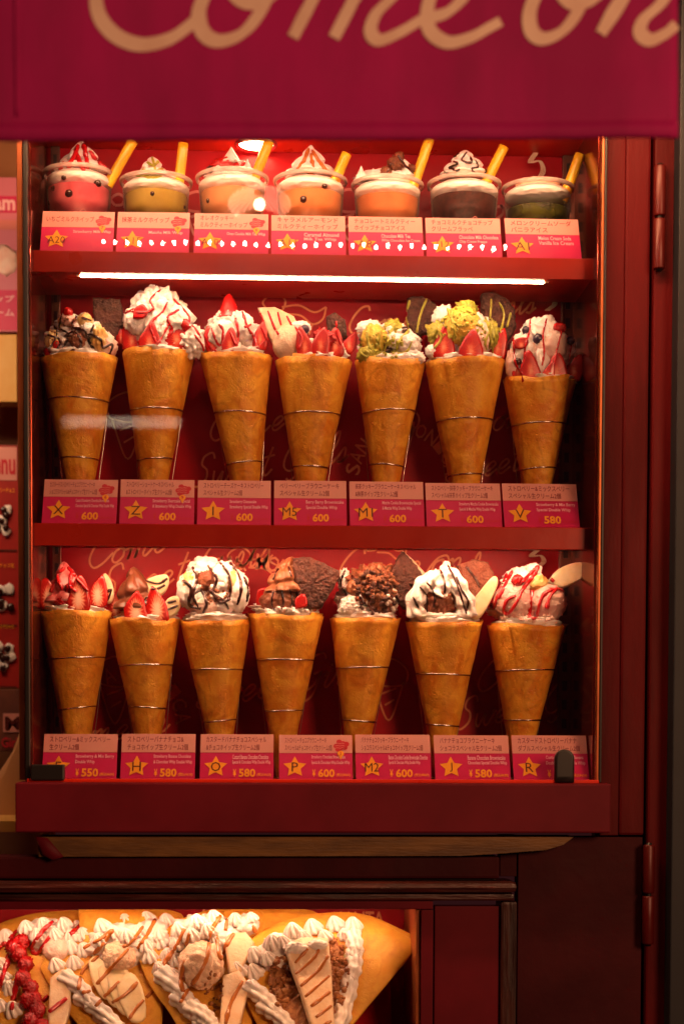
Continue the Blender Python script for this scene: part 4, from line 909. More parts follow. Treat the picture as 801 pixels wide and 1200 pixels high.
drink(140, 226, 213, 'matcha milk', 'matcha milk drink with low green dusted cream, second on top shelf', 'drink_matcha', w2, [(181, 238, 2.8), (216, 246, 2.4)], ((210, 211), (215, 168), -.012))
def w3(f):
    f.lump('whipped_cream', 271, 206, 30, 10, 'cream_smooth', 0, .25, 3); f.lump('strawberry_piece', 262, 194, 14, 9, 'berry_red', -.012, .3, 3); f.lump('strawberry_piece', 282, 196, 11, 7, 'berry_red', -.012, .3, 3); f.lump('cookie_piece', 250, 199, 8, 5, 'brownie', -.01, .3, 3)
    f.swirl('whipped_cream', 271, 192, 12, 20, 'cream_smooth', -.01, n=5, a=.3, twist=3, pw=.9); f.swirl('whipped_cream', 290, 200, 6, 14, 'cream_smooth', -.02, n=5, a=.3, pw=1)
    f.sauce('cream_line', [[(262, 188), (274, 186), (282, 192)], [(250, 204), (256, 194), (262, 206), (270, 198), (276, 206)], [(280, 198), (292, 206)]], 'cream_smooth', 2.6)
drink(229, 315, 209, 'cookie milk tea', 'milk tea with strawberry pieces and cream peaks, third on top shelf', 'drink_tea', w3, [(245, 242, 3)], ((301, 202), (315, 166), -.006))
def w4(f):
    f.swirl('whipped_cream', 364, 206, 32, 36, 'cream_smooth', 0, n=7, a=.3, twist=2.4, turns=2.2, coil=.3, pw=.9)
    f.sauce('caramel_sauce', [[(362, 174), (356, 188), (348, 200)], [(366, 176), (374, 190), (386, 204)], [(364, 180), (366, 196)], [(356, 200), (370, 206)]], 'caramel', 4)
drink(320, 407, 212, 'caramel milk tea', 'caramel milk tea with pointed whipped cream and caramel, fourth on top shelf', 'drink_caramel', w4, [(379, 229, 3.4), (355, 244, 4.4)], ((393, 211), (406, 180), -.02))
def w5(f):
    f.lump('whipped_cream', 452, 210, 36, 11, 'cream_smooth', 0, .2, 3); f.swirl('whipped_cream', 472, 210, 20, 27, 'cream_smooth', -.004, n=6, a=.3, twist=3, turns=1.8, coil=.3, pw=.7, bend=(-.3, 0)); f.swirl('whipped_cream', 423, 211, 8, 17, 'cream_smooth', -.02, n=5, a=.3, pw=1); f.swirl('whipped_cream', 437, 211, 10, 14, 'cream_smooth', -.02, n=5, a=.3, pw=1)
    f.lump('chocolate_piece', 463, 192, 9, 8, 'choc', -.02, .4, 3.4); f.lump('chocolate_piece', 452, 200, 6, 5, 'choc', -.026, .4, 3.4); f.lump('chocolate_piece', 482, 198, 5, 5, 'choc', -.016, .4, 3.4); f.lump('chocolate_piece', 468, 184, 5, 6, 'choc', -.012, .4, 3)
    f.sauce('chocolate_drizzle', [[(466, 182), (474, 194), (484, 204)], [(458, 190), (452, 204)]], 'choc_sauce', 2.4)
drink(411, 496, 217, 'chocolate milk tea', 'orange brown chocolate milk tea with cream and chocolate bits, fifth on top shelf', 'drink_choctea', w5, [], ((487, 210), (503, 163), -.012))
def w6(f):
    f.swirl('whipped_cream', 544, 208, 32, 32, 'cream_smooth', 0, n=7, a=.25, twist=2.4, turns=2.6, coil=.3, pw=.7)
    f.sauce('chocolate_drizzle', [[(538, 180), (528, 188), (536, 192), (526, 196), (536, 200)], [(546, 178), (540, 188), (552, 190), (550, 184)], [(556, 188), (560, 196), (552, 198), (558, 206)], [(562, 192), (568, 200), (562, 206)], [(518, 200), (530, 204), (538, 198)]], 'choc_sauce', 2.6)
drink(500, 587, 216, 'chocolate frappe', 'dark chocolate frappe with white swirl and chocolate drizzle, sixth on top shelf', 'drink_frappe', w6, [], ((573, 206), (590, 172), -.012), True)
def w7(f):
    f.lump('vanilla_ice_cream', 630, 217, 26, 9, 'vanilla', 0, .12, 2.4)
drink(587, 672, 221, 'melon soda', 'dark green melon soda with flat vanilla ice cream, rightmost on top shelf', 'drink_melon', w7, [], ((664, 222), (679, 181), -.014), fill=.74)

# coiled cables by the right rail
def coil(px, py, s, lab):
    c = U(px, py, .195); r = root('coiled_cable', lab, 'cable', c, 'pale lamp cables')
    gs = []
    for k in range(4):
        o_ = k * .0022; gs.append(tube(smoothpath([Vector((-.004 + o_, 0, -.026 * s)), Vector((.008 + o_, -.002, -.010 * s)), Vector((.004 + o_ * .6, -.003, .006 * s)), Vector((-.012 + o_, -.002, .004 * s)), Vector((-.004 + o_, 0, .018 * s)), Vector((.006 + o_, 0, .030 * s))], 6), .0009, 6))
    V, Fs = merge(gs); obj('cable_loop', mesh('cable_loop', V, Fs, 'cable'), r)
coil(627, 194, 1.0, 'looped pale cable hanging behind the melon soda'); coil(641, 352, .6, 'looped pale cable under the top shelf by the right rail'); coil(628, 654, .6, 'looped pale cable under the middle shelf above the banana cone')

# ------------------------------------------------------------------ counter case with folded crepes
Y5 = .05
cc = root('counter_case', 'lower counter showcase with dark red frame and lit interior', 'display case', (U(250, 1200, 0).x, .05, U(250, 1260, 0).z))
def cq(name, px0, px1, py0, py1, y0, y1, m, bev=.0012, par=None):
    a = U(px0, py1, y0); b = U(px1, py0, y0); ym = (py0 + min(py1, 1200)) / 2; a.x = U(px0, ym, y0).x; b.x = U(px1, ym, y0).x; return boxo(name, (a.x, b.x, y0, y1, a.z, b.z), m, par or cc, bev)
cq('top_rail', -60, 507, 1056, 1066, -.012, .05, 'base_red'); cq('side_rail', 493, 507, 1066.4, 1300, -.0118, .05, 'base_red')
cq('inner_side', 487, 492, 1066.5, 1300, -.004, .22, 'post'); cq('case_back', -60, 487, 1010, 1300, .225, .24, 'back_red')
cq('case_roof', -60, 487, 1046, 1055, .0505, .224, 'case_red')
cq('side_panel', 508.6, 584, 1062, 1300, -.004, .02, 'base_red')
zt = U(200, 1066, -.012).z + .007
lt = root('tube_lamp', 'tube lamp under the roof of the lower counter case', 'lamp', (U(230, 1060, .0).x, .02, zt), 'tube lamps of the showcase')
boxo('lit_tube', (U(-40, 1064, .02).x, U(470, 1064, .02).x, .0515, .060, zt - .003, zt + .004), 'tube_case', lt, .001)
boxo('housing', (U(-45, 1064, .02).x, U(475, 1064, .02).x, .0512, .064, zt + .0045, zt + .007), 'case_red', lt, .001)
cp = case
gs = [ribbon(smoothpath([Vector((v.x, 0, v.z)) for v in s], 6), .003, .2242) for s in script_strokes('Sweet Girls', U(150, 1092, .224).x, U(150, 1092, .224).z, .045)]
gs += [textg('SANTA', (U(395, 1080, .224).x, U(450, 1080, .224).x, U(395, 1086, .224).z, U(395, 1068, .224).z), .2240, .02), textg('SANTA MONICA', (U(40, 1080, .224).x, U(110, 1080, .224).x, U(40, 1088, .224).z, U(40, 1072, .224).z), .2240, .02)]
V, Fs = merge(gs); obj('printed_lettering', mesh('printed_lettering', [v - cc.location for v in V], Fs, 'print_line', False), cc)

TILT = R(38)
def folded(cxp, cyp, outl, label, y=.09):
    c = U(cxp, cyp, y); rt = root('folded_crepe', label, 'crepe', c, 'folded crepes in the counter case', (-TILT, 0, 0))
    Frame.rp = (cxp, cyp); f = Frame(rt, TILT); Frame.rp = (300, 500)
    f.slab('crepe_fold', [(x + 2, y_ - 3) for x, y_ in outl], 'crepe_yellow', .007, .006, .002, amp=.0012, freq=40, sm=4)
    f.slab('crepe_fold', outl, 'crepe_yellow', 0, .006, .0025, amp=.0018, freq=36, sm=4, puff=.004)
    return f
def rosettes(f, pts, r=13.5, m='cream_smooth'):
    for i, (x, y, *e) in enumerate(pts):
        h = f.hit(x, y); c = h[0] if h else f.P(x, y, -.006); rr = (e[0] * 1.2 if e else r) * f.sx * random.uniform(.92, 1.08)
        V, Fs = swirlg(c + Vector((0, .004, -.2 * rr)), rr, rr * 1.15, axis=(random.uniform(-.5, -.1), -1.0, random.uniform(.5, .9)), n=8, a=.44, twist=random.uniform(.4, 1.3), pw=.6, segs=56, lv=18, base=.25)
        f.put('cream_rosette', V, Fs, m)
# back crepe bases
f = folded(140, 1090, [(92, 1066), (150, 1066), (176, 1074), (190, 1110), (150, 1130), (110, 1120), (95, 1095)], 'plain yellow folded crepe showing between the two left crepes', .13)
f = folded(330, 1095, [(285, 1068), (330, 1068), (372, 1076), (390, 1110), (350, 1140), (310, 1130), (290, 1100)], 'plain yellow folded crepe showing behind the right crepes', .13)
# crepe 1 (red)
f = folded(40, 1150, [(-50, 1110), (-10, 1090), (30, 1077), (70, 1072), (100, 1074), (100, 1100), (90, 1150), (70, 1240), (0, 1250), (-40, 1200)], 'folded crepe with raspberries and red drizzle at the left of the counter', .10)
f.lump('cream', 60, 1100, 38, 20, 'cream_smooth', -.006, .2, 2.6, 5); f.lump('ice_cream_scoop', 66, 1112, 16, 14, 'pink_cream', -.022, .1, 2.4)
rosettes(f, [(32, 1088), (54, 1084), (76, 1084), (92, 1086, 9), (8, 1098), (-8, 1112), (4, 1130), (14, 1158, 12), (0, 1180, 12), (18, 1184, 12), (44, 1096, 11), (66, 1096, 11), (84, 1098, 10), (6, 1146, 11)])
for i, (x, y) in enumerate([(26, 1104), (23, 1118), (30, 1130), (27, 1146), (36, 1158), (33, 1172), (44, 1184), (36, 1196), (50, 1204), (16, 1110), (40, 1172)]): f.lump('raspberry', x, y, 9, 9, 'raspberry', -.026, .3, 4.5)
f.slab('strawberry_piece', [(60, 1150), (78, 1140), (84, 1180), (70, 1220), (58, 1210)], ['cheese', 'cheese'], -.02, .012, sm=3)
f.sauce('strawberry_drizzle', [[(24, 1086), (12, 1100), (-2, 1112)], [(62, 1080), (50, 1092), (38, 1110), (44, 1118), (58, 1098)], [(98, 1082), (82, 1094), (90, 1090), (100, 1084)], [(20, 1098), (8, 1130), (0, 1156)], [(12, 1110), (4, 1140), (-2, 1160)], [(22, 1140), (16, 1170), (14, 1184)], [(62, 1160), (48, 1176)], [(78, 1170), (58, 1186)]], 'red_sauce', 3.6)
# crepe 2
f = folded(130, 1150, [(47, 1136), (60, 1112), (86, 1092), (120, 1076), (160, 1069), (200, 1072), (214, 1084), (200, 1130), (190, 1180), (180, 1250), (130, 1250), (90, 1200), (60, 1160)], 'folded crepe with cream, custard slice and caramel drizzle, second from left', .085)
f.lump('cream', 142, 1110, 40, 26, 'cream_smooth', -.008, .2, 2.8, 5); f.lump('ice_cream_scoop', 140, 1120, 20, 18, 'vanilla', -.026, .1, 2.4, 5); f.lump('cream', 178, 1100, 24, 22, 'cream_smooth', -.01, .2, 2.8)
for k_ in range(4): f.slab('banana_slice', [(104 + k_ * 11, 1128 + k_ * 9), (120 + k_ * 11, 1114 + k_ * 9), (134 + k_ * 11, 1132 + k_ * 9), (138 + k_ * 11, 1166 + k_ * 9), (122 + k_ * 11, 1172 + k_ * 9), (108 + k_ * 11, 1150 + k_ * 9)], 'banana', -.016 - k_ * .003, .006, .002, sm=3)
rosettes(f, [(68, 1132), (84, 1112), (100, 1096), (122, 1086), (148, 1080), (174, 1077), (196, 1080), (118, 1102), (150, 1098), (172, 1110), (188, 1096), (134, 1094, 11), (164, 1092, 11), (100, 1114, 11), (88, 1130, 11), (182, 1124, 11)])
for p_ in ([(74, 1144, -.014), (96, 1160, -.02), (108, 1180, -.02)], [(92, 1166, -.014), (120, 1186, -.02), (140, 1206, -.02)], [(116, 1186, -.01), (136, 1206, -.02), (150, 1230, -.02)]): piped(f, p_, 11, 9, star=.3, tw=3)
f.sauce('caramel_drizzle', [[(98, 1112), (118, 1100), (132, 1090), (122, 1104), (110, 1118)], [(116, 1120), (96, 1140), (92, 1160)], [(150, 1112), (128, 1136), (108, 1160), (96, 1164)], [(168, 1086), (154, 1104), (144, 1110)], [(182, 1078), (170, 1100), (160, 1112)], [(170, 1140), (148, 1164), (118, 1182)], [(180, 1160), (160, 1180), (148, 1200)], [(140, 1150), (124, 1166), (112, 1180)]], 'caramel', 3)
# crepe 3
f = folded(235, 1140, [(164, 1128), (180, 1104), (206, 1084), (240, 1072), (280, 1068), (304, 1072), (306, 1100), (296, 1150), (290, 1250), (240, 1250), (200, 1190), (175, 1155)], 'folded crepe with ice cream scoop and caramel drizzle, middle of the counter', .075)
f.lump('cream', 240, 1100, 42, 26, 'cream_smooth', -.008, .2, 2.8, 5); f.lump('ice_cream_scoop', 236, 1130, 26, 26, 'vanilla', -.03, .12, 2.6, 5)
f.slab('cheesecake', [(262, 1098), (288, 1096), (298, 1108), (280, 1148), (268, 1146)], 'cheese', -.020, .012, .003)
f.slab('cheesecake', [(262, 1150), (280, 1144), (292, 1160), (276, 1230), (256, 1230)], 'cheese', -.016, .02, .003)
f.lump('cream', 290, 1084, 14, 12, 'cream_smooth', -.02, .3, 3)
rosettes(f, [(176, 1122, 12), (192, 1104), (212, 1090), (232, 1082), (252, 1076), (276, 1078), (198, 1120), (210, 1106), (208, 1126), (296, 1076, 9), (226, 1098), (244, 1092, 11), (190, 1136), (204, 1144, 11), (252, 1104, 10)])
for p_ in ([(188, 1140, -.014), (210, 1160, -.02), (222, 1178, -.02)], [(206, 1166, -.014), (228, 1186, -.02), (240, 1206, -.02)], [(222, 1180, -.02), (240, 1192, -.03), (250, 1206, -.03)]): piped(f, p_, 12, 10, star=.3, tw=3)
f.crumbs('nut_crumb', 250, 1160, 12, 26, 30, 'walnut', (1.4, 3))
f.sauce('caramel_drizzle', [[(216, 1088), (206, 1110), (192, 1130)], [(222, 1094), (216, 1114)], [(258, 1074), (246, 1096), (244, 1120), (232, 1144), (218, 1164), (212, 1176)], [(254, 1096), (258, 1124), (264, 1110), (274, 1094)], [(266, 1074), (264, 1090)], [(296, 1084), (302, 1098)], [(284, 1150), (270, 1176), (264, 1200)], [(216, 1126), (212, 1148), (214, 1162)]], 'caramel', 3.2)
# crepe 4 (right)
f = folded(380, 1140, [(266, 1142), (272, 1126), (300, 1098), (336, 1082), (380, 1074), (424, 1076), (460, 1090), (486, 1106), (478, 1124), (440, 1170), (404, 1216), (390, 1260), (340, 1260), (300, 1200), (284, 1166)], 'large folded crepe with cheesecake wedge and walnuts at the right of the counter', .062)
f.lump('cream', 340, 1120, 40, 24, 'cream_smooth', -.006, .2, 2.8, 5)
f.slab('walnut_bed', [(316, 1124), (330, 1110), (392, 1100), (404, 1130), (404, 1180), (380, 1240), (340, 1210), (318, 1160)], 'walnut', -.008, .010, .003, amp=.004, freq=140)
rosettes(f, [(282, 1138, 13), (300, 1120, 13), (320, 1105, 13), (344, 1092, 13), (368, 1088, 13), (394, 1084, 12), (414, 1086, 12), (300, 1140, 12), (316, 1124, 11), (332, 1104, 11), (356, 1100, 11), (382, 1098, 10), (404, 1096, 11), (296, 1156, 11)])
for p_ in ([(290, 1156, -.016), (312, 1172, -.022), (326, 1190, -.02)], [(306, 1176, -.016), (328, 1192, -.022), (342, 1210, -.02)], [(412, 1094, -.016), (416, 1112, -.02), (412, 1128, -.016)], [(414, 1116, -.016), (414, 1136, -.02), (406, 1154, -.016)], [(408, 1140, -.014), (408, 1164, -.018), (400, 1184, -.014)], [(400, 1166, -.014), (402, 1190, -.018), (392, 1210, -.014)]): piped(f, p_, 11, 9, star=.32, tw=2)
f.crumbs('walnut_crumb', 392, 1140, 16, 42, 110, 'walnut', (1.6, 4.2)); f.crumbs('walnut_crumb', 330, 1150, 14, 30, 80, 'walnut', (1.6, 4.2))
wedge = f.slab('cheesecake_wedge', [(333, 1118), (352, 1108), (384, 1108), (388, 1150), (392, 1230), (372, 1236), (352, 1170)], 'cheese', -.022, .026, .003, amp=.0008, freq=60)
f.lump('cream', 347, 1112, 14, 7, 'cream_smooth', -.046, .2, 2.4); f.lump('cream', 372, 1108, 12, 6, 'cream_smooth', -.046, .2, 2.4)
f.sauce('caramel_drizzle', [[(346, 1128), (360, 1112)], [(346, 1142), (366, 1124), (374, 1112)], [(352, 1156), (372, 1138), (384, 1120)], [(358, 1168), (386, 1144)], [(364, 1180), (386, 1162)], [(370, 1192), (388, 1178)], [(376, 1204), (388, 1196)]], 'caramel', 2.4)
# tray slope they lie on
a = U(-60, 1230, .16); 
tr = root('display_tray', 'sloping red tray under the folded crepes in the counter case', 'tray', (U(220, 1150, .17).x, .175, U(220, 1150, .17).z), None, (-TILT, 0, 0))
V, Fs = box(-.36, .318, 0, .006, -.12, .07, .001); obj('tray_sheet', mesh('tray_sheet', V, Fs, 'back_red', False), tr)
for sl_ in range(2):
    pass

# ------------------------------------------------------------------ shop front round the case
sf = root('shop_wall', 'dark red painted shop wall around the showcase', 'wall', (U(700, 1200, .03).x, .05, U(700, 1260, .03).z))
def sq(name, px0, px1, py0, py1, y0, y1, m, bev=.0012, par=None):
    a = U(px0, py1, y0); b = U(px1, py0, y0); ym = (max(py0, 100) + min(py1, 1200)) / 2; a.x = U(px0, ym, y0).x; b.x = U(px1, ym, y0).x; return boxo(name, (a.x, b.x, y0, y1, a.z, b.z), m, par if par is not None else sf, bev)
sq('wall_panel', 706.5, 728.6, 60, 979, .014, .05, 'wall_red'); sq('wall_panel', 729, 758.5, 60, 979, .010, .05, 'wall_red', .004)
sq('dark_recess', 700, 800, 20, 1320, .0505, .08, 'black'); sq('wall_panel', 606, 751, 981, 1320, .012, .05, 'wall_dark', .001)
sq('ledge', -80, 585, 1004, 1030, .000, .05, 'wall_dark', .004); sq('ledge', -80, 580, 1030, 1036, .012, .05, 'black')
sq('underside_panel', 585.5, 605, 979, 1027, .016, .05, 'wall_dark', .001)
sq('wood_sill', -80, 606, 1034, 1047, -.030, .05, 'wood_dark', .008); sq('wood_moulding', -80, 602, 1047.6, 1056, -.018, .05, 'wood_dark', .003)
sq('wood_post', 586, 605, 1056.6, 1320, -.012, .05, 'wood_post', .004)
# board under the case
out = [(45, 981), (672, 981), (660, 990), (640, 996), (590, 1000), (540, 1003), (45, 1004)]
bo = root('wooden_board', 'worn yellowish board with rounded end under the showcase base', 'board', U(360, 1004, -.012))
q = [U(x, y, -.012) - bo.location for x, y in out]
V, Fs, fm = slabg([(v.x, v.z) for v in q], .06, .06, .0015, rings=3); obj('board_plank', mesh('board_plank', V, Fs, 'board', False), bo)
tb = root('paper_scrap', 'small torn corner of red paper hanging from the board', 'paper', U(55, 985, -.016))
q = [U(x, y, -.016) - tb.location for x, y in [(42, 980), (56, 982), (75, 1004), (62, 1008), (50, 1002)]]
V, Fs, fm = slabg([(v.x, v.z) for v in q], 0, .001, .0003, rings=4, puff=.005); obj('scrap', mesh('scrap', V, Fs, 'base_red'), tb)
# door on the right
dr = root('metal_door', 'red painted metal door leaf with knuckle hinges at the right', 'door', (U(780, 1200, .01).x, .01, U(780, 1260, .01).z))
sq('door_leaf', 761.5, 788, 60, 1330, .004, .04, 'wall_red', .003, dr)
for (x, y0, y1, lb) in ((771, 195, 316, 0), (758, 990, 1106, 0)):
    c0 = U(x, y1, -.004); c1 = U(x, y0, -.004); r = .0088; z = c0.z - dr.location.z; H = c1.z - c0.z
    hg = None
    gs = [lathe([(.0, a), (r * .9, a), (r, a + .002), (r, b - .002), (r * .9, b), (0, b)], 24) for a, b in ((0, H * .485), (H * .515, H))]
    for gi in range(2):
        V, Fs = gs[gi]; k = obj('hinge', mesh('hinge', V, Fs, 'hinge'), dr, Vector((c0.x - dr.location.x, -.006 - dr.location.y, z)))
    V, Fs = lathe([(0, 0), (r * .5, 0), (r * .5, H + .006), (0, H + .006)], 16); obj('hinge_pin', mesh('hinge_pin', V, Fs, 'black'), dr, Vector((c0.x - dr.location.x, -.006 - dr.location.y, z - .003)))
gp = root('grey_pillar', 'dull grey pillar at the right edge of the view', 'pillar', (U(805, 1200, -.02).x, 0, U(805, 1300, -.02).z))
sq('pillar_face', 790, 880, 0, 1330, -.03, .1, 'grey', .002, gp)

# ------------------------------------------------------------------ left background
cq2 = root('corner_post', 'copper coloured vertical post left of the showcase', 'post', U(27, 980, .02))
sq('post_strip', 21, 28, 60, 914, .022, .05, 'post', .001, cq2); sq('post_strip', 28.6, 32, 60, 914, .028, .05, 'black', .001, cq2)
def lq(name, label, cat, px0, px1, py0, py1, y, m, th=.01, **k):
    a = U(px0, py1, y); b = U(px1, py0, y); r = root(name, label, cat, ((a.x + b.x) / 2, y, a.z)); boxo(k.get('part', 'sheet'), (a.x, b.x, y, y + th, a.z, b.z), m, r, .001); return r
lq('side_wall', 'tan wall seen through the gap at the far left', 'wall', -120, 60, 60, 1010, .62, 'tan_wall', .02, part='plaster')
r = lq('pink_poster', 'pink poster with white lettering at the upper left edge', 'poster', -60, 21, 208, 388, .50, 'poster_pink', .006)
def ltext(r, t, px0, px1, py0, py1, y, m, nm='lettering', b=.02):
    a = U(px0, py1, y); bb = U(px1, py0, y); V, Fs = textg(t, (a.x, bb.x, a.z, bb.z), y, b); obj(nm, mesh(nm, [v - r.location for v in V], Fs, m, False), r)
def lband(r, px0, px1, py0, py1, y, m, nm='printed_band', par=None):
    a = U(px0, py1, y); bb = U(px1, py0, y); V = [Vector((a.x, y, a.z)), Vector((bb.x, y, a.z)), Vector((bb.x, y, bb.z)), Vector((a.x, y, bb.z))]
    return obj(nm, mesh(nm, [v - r.location for v in V], [[0, 1, 2, 3]], m, False), r)
lband(r, -60, 21, 230, 248, .4985, 'card_magenta'); ltext(r, 'Cream', -40, 18, 228, 246, .4975, 'ink_white', b=.03)
lband(r, -60, 21, 340, 386, .4985, 'card_magenta'); lband(r, -60, 21, 258, 268, .4985, 'print_pink'); ltext(r, 'ホイップ', -30, 17, 346, 354, .4975, 'ink_white'); ltext(r, 'クリーム', -30, 17, 362, 370, .4975, 'ink_white')
a = U(8, 306, .5); V, Fs = lumpg(Vector((0, 0, 0)), (.02, .004, .026), .3, 3, 3, 4); obj('printed_dessert', mesh('printed_dessert', V, Fs, 'pink_cream'), r, a - r.location)
lq('yellow_container', 'yellow plastic container standing at the left edge', 'container', -60, 20, 392, 470, .46, 'yellow_box', .05, part='tub')
r = lq('menu_board', 'red menu board with small dessert pictures at the left edge', 'menu board', -70, 27, 522, 806, .42, 'poster_red', .008)
lband(r, -70, 20, 524, 562, .4185, 'card_pale'); ltext(r, 'Menu', -20, 18, 530, 556, .4175, 'ink_red')
for yy, t in ((572, 'ストロベリーチョコ'), (660, 'バナナチョコ生'), (732, 'ショコラスペシャル')):
    lband(r, -70, 20, yy + 72, yy + 73.5, .4185, 'ink_dark'); ltext(r, t, -14, 17, yy, yy + 5, .4175, 'star', b=.01)
    c = U(3, yy + 38, .417); gs = [lumpg(Vector((random.uniform(-.014, .016), 0, random.uniform(-.02, .02))), (.008, .002, .009), .4, 3, 2, i) for i in range(8)]
    V, Fs = merge(gs); o = obj('printed_dessert', mesh('printed_dessert', V, Fs, 'cream'), r, c - r.location)
    gs = [lumpg(Vector((random.uniform(-.014, .016), -.002, random.uniform(-.02, .02))), (.005, .002, .006), .4, 3, 2, i + 40) for i in range(7)]
    V, Fs = merge(gs); obj('printed_sauce', mesh('printed_sauce', V, Fs, 'choc_sauce'), r, c - r.location)
r = lq('brown_carton', 'brown carton printed with a letter M at the lower left', 'carton', -60, 27, 808, 880, .40, 'brown_box', .06, part='carton_face')
lband(r, 4, 26, 836, 858, .3985, 'card_pale'); ltext(r, 'M', 6, 24, 840, 855, .3975, 'ink_dark', b=.04); ltext(r, 'Girls', 2, 26, 864, 876, .3975, 'ink_red')
r = root('plastic_chute', 'pale curved plastic piece behind the showcase base at lower left', 'chute', U(10, 975, .3))
q = [U(x, y, .3) - r.location for x, y in [(-40, 975), (-20, 930), (0, 905), (16, 880), (28, 850), (34, 850), (34, 975)]]
V, Fs, fm = slabg([(v.x, v.z) for v in q], .02, .03, .006, rings=4, puff=.01); obj('curved_shell', mesh('curved_shell', V, Fs, 'tan_plastic'), r)
r = root('side_shelf', 'yellow lit shelf edge at the lower left corner', 'shelf', U(0, 975, .2)); a = U(-90, 975, .1); b = U(30, 962, .1); boxo('shelf_edge', (a.x, b.x, .1, .5, a.z, b.z), 'yellow_box', r, .001)

# ------------------------------------------------------------------ awning in front
YA = -.45
aw = root('shop_awning', 'magenta cloth awning with big cream script lettering across the top', 'awning', U(400, 163, YA))
def awn(px, py): 
    p = U(px, py, YA); n = noise.noise(Vector((p.x * 4, p.z * 3, 2))) * .009 + noise.noise(Vector((p.x * 12, p.z * 4, 7))) * .003 + noise.noise(Vector((p.x * 3, p.z * 30, 9))) * .0015
    return Vector((p.x, YA + n, p.z)) - aw.location
NX, NZ = 90, 40; V, Fs = [], []
for j in range(NZ + 1):
    for i in range(NX + 1):
        V.append(awn(-120 + (792 + 120) * i / NX, 147 - 300 * j / NZ))
for j in range(NZ):
    for i in range(NX): Fs.append([j * (NX + 1) + i, j * (NX + 1) + i + 1, (j + 1) * (NX + 1) + i + 1, (j + 1) * (NX + 1) + i])
me = mesh('valance_cloth', V, Fs, 'awning'); o = obj('valance_cloth', me, aw); md = o.modifiers.new('thick', 'SOLIDIFY'); md.thickness = .003; md.offset = 1
o = obj('glare_blocker', mesh('glare_blocker', [v + Vector((0, .0125, 0)) for v in V], Fs, 'glare_blocker'), aw)  # added dark sheet, keeps the bright cloth from reflecting in the glass
gs = []
top, bot = [], []
hem = []
for i in range(NX + 1):
    x = -120 + 912 * i / NX; hem.append([awn(x, 144), awn(x, 146), awn(x, 162 + .6 * math.sin(x * .05)), awn(x, 164)])
V, Fs = [], []
for i, h in enumerate(hem):
    V += [h[0] + Vector((0, -.0012, 0)), h[1] + Vector((0, -.0055, 0)), h[2] + Vector((0, -.0055, 0)), h[3] + Vector((0, 0, 0)), h[2] + Vector((0, .006, 0)), h[0] + Vector((0, .005, 0))]
for i in range(NX):
    for k in range(6): Fs.append([i * 6 + k, i * 6 + (k + 1) % 6, (i + 1) * 6 + (k + 1) % 6, (i + 1) * 6 + k])
Fs.append([NX * 6 + k for k in range(6)]); obj('hem', mesh('hem', V, Fs, 'awning'), aw)
s_ = [awn(20, y) + Vector((0, -.0035, 0)) for y in range(-140, 146, 12)]; V, Fs = tube(s_, .0022, 8); obj('seam', mesh('seam', V, Fs, 'awning'), aw)
p0 = U(-120, -150, YA) - aw.location; p1 = U(792, -150, YA) - aw.location      # sloping top going back to the wall
V = [p0, p1, Vector((p1.x, .55, p1.z + .22)), Vector((p0.x, .55, p0.z + .22))]
o = obj('awning_top', mesh('awning_top', V, [[0, 1, 2, 3]], 'awning'), aw); md = o.modifiers.new('thick', 'SOLIDIFY'); md.thickness = .003
LET = [
 ([(175, -72), (158, -88), (132, -60), (117, -28), (113, 0), (119, 24), (138, 44), (166, 53), (198, 46), (222, 30), (238, 16)], (9, 15)),
 ([(262, -34), (244, -12), (233, 14), (238, 38), (256, 48), (282, 40), (302, 18), (314, -10), (312, -36), (292, -46), (270, -34), (270, -14), (286, 2), (308, 2), (330, -14), (350, -34)], (13, 12)),
 ([(350, -34), (372, -40), (374, -20), (360, 12), (343, 44)], (12, 12)),
 ([(343, 44), (360, 10), (384, -24), (412, -44), (424, -34), (412, 4), (391, 45)], (11, 12)),
 ([(391, 45), (410, 8), (436, -22), (466, -44), (478, -34), (462, -6), (440, 18), (434, 38), (444, 48), (466, 40), (490, 26), (504, 18)], (11, 12)),
 ([(504, 22), (526, 14), (546, -8), (548, -34), (530, -40), (510, -18), (500, 14), (504, 38), (524, 51), (550, 46), (572, 34), (586, 26)], (12, 12)),
 ([(650, -36), (632, -14), (620, 14), (622, 38), (636, 47), (658, 38), (676, 14), (684, -16), (674, -40), (656, -34), (654, -12), (668, 6), (690, 4), (708, -10)], (13, 11)),
 ([(722, -38), (736, -34), (734, -12), (720, 16), (702, 42)], (12, 12)),
 ([(702, 42), (720, 8), (748, -22), (776, -42), (788, -30), (774, 4), (752, 26), (748, 42), (760, 50), (778, 42), (790, 32)], (11, 13)),
]
gs = []
for pts, (w0, w1) in LET:
    path = smoothpath([awn(x, y) for x, y in pts], 9); V, Fs = [], []; n = len(path)
    for i, p in enumerate(path):
        t = path[min(i + 1, n - 1)] - path[max(i - 1, 0)]; nn = Vector((-t.z, 0, t.x)).normalized(); u = i / (n - 1)
        # pen held at an angle: width follows the stroke direction
        wd = (w0 + (w1 - w0) * u) * (.88 + .55 * abs(nn.x * .8 + nn.z * .6)) * 2.05 / FPX / 2
        V += [p + nn * wd + Vector((0, -.0042, 0)), p - nn * wd + Vector((0, -.0042, 0))]
    gs.append((V, [[2 * i, 2 * i + 1, 2 * i + 3, 2 * i + 2] for i in range(n - 1)]))
V, Fs = merge(gs); obj('script_lettering', mesh('script_lettering', V, Fs, 'awn_text', False), aw)

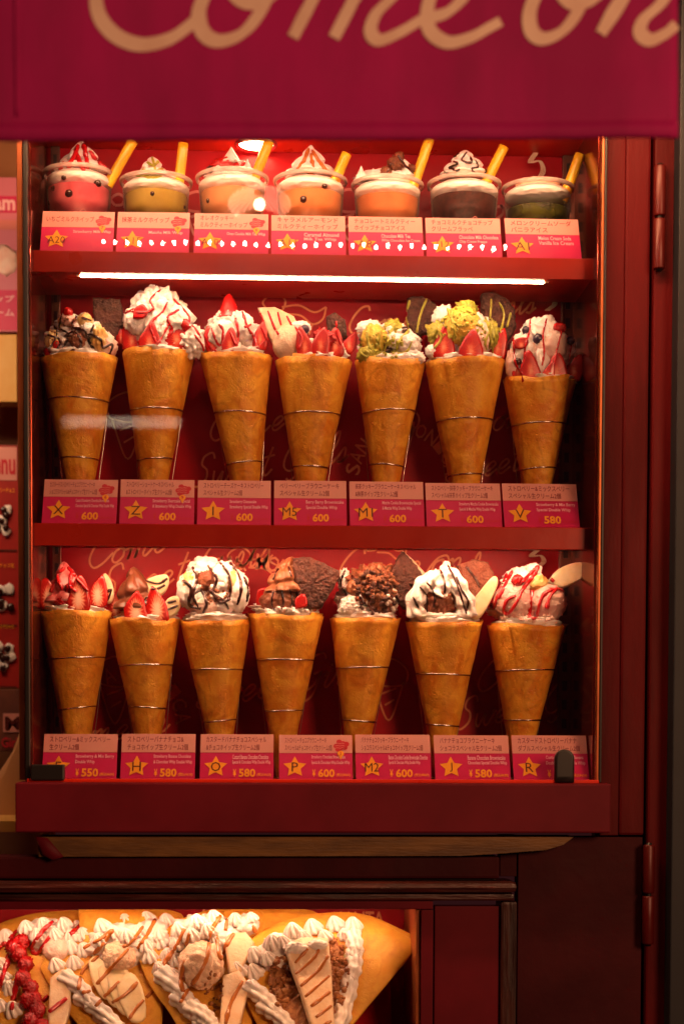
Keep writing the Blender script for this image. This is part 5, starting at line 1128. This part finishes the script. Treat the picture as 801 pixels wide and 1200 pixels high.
# lamps behind the awning, seen mirrored in the glass
YLED = -.40; zl = CAM.z + (U(400, 289, .40).z - CAM.z)
ls = root('led_strip', 'row of small warm bulbs behind the awning reflected in the glass', 'light strip', (0, YLED, zl), None)
xa = U(122, 288, .40).x; xz = U(603, 288, .40).x; step = 13.6 * 2.9 / FPX
boxo('strip_channel', (xa - .02, xz + .02, YLED - .012, YLED - .004, zl - .006, zl + .006), 'case_red', ls, .001)
V0, F0 = lumpg(Vector((0, 0, 0)), (.0022, .0022, .0030), 0, 1, 2); bm_ = mesh('bulb', V0, F0, 'led'); x = xa
while x < xz:
    obj('bulb', bm_, ls, Vector((x, .002, random.uniform(-.002, .002)))); x += step * random.uniform(.94, 1.06)
pz = U(304, 236, .40); pl = root('fluted_lamp', 'fluted bowl lamp hanging behind the awning, mirrored before the third drink', 'lamp', (pz.x, -.40, pz.z))
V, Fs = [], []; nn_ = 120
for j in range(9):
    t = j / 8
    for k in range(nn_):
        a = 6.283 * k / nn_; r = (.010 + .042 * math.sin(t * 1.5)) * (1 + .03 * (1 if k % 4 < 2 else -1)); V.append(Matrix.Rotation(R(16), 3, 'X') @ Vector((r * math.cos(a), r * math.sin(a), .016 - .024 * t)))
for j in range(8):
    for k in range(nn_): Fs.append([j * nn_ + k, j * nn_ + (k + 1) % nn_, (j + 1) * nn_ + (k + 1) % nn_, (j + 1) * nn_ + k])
obj('fluted_shade', mesh('fluted_shade', V, Fs, ['shade', 'dim_flute'], True, [(k % 4) // 2 for j in range(8) for k in range(nn_)]), pl)
V, Fs = lumpg(Vector((0, 0, -.006)), (.010, .010, .010), 0, 1, 3); obj('bulb', mesh('bulb', V, Fs, 'bulb'), pl)
V, Fs = tube([Vector((0, 0, .02)), Vector((0, 0, .16))], .003, 8); obj('stem', mesh('stem', V, Fs, 'hinge'), pl)
a = U(76, 494, 4.0); b = U(210, 488, 4.0)
st_ = root('street_tube', 'lit tube lamp across the street, mirrored as a pale streak in the glass', 'lamp', ((a.x + b.x) / 2, -4.0, a.z))
boxo('lit_tube', (a.x, b.x, -4.01, -3.99, a.z - .006, a.z + .006), 'street_tube', st_, .003); boxo('housing', (a.x - .02, b.x + .02, -4.05, -4.011, a.z - .03, a.z + .03), 'grey', st_, .003)
print('objects', len(bpy.data.objects), 'tris', sum(len(m.polygons) for m in bpy.data.meshes) * 2)
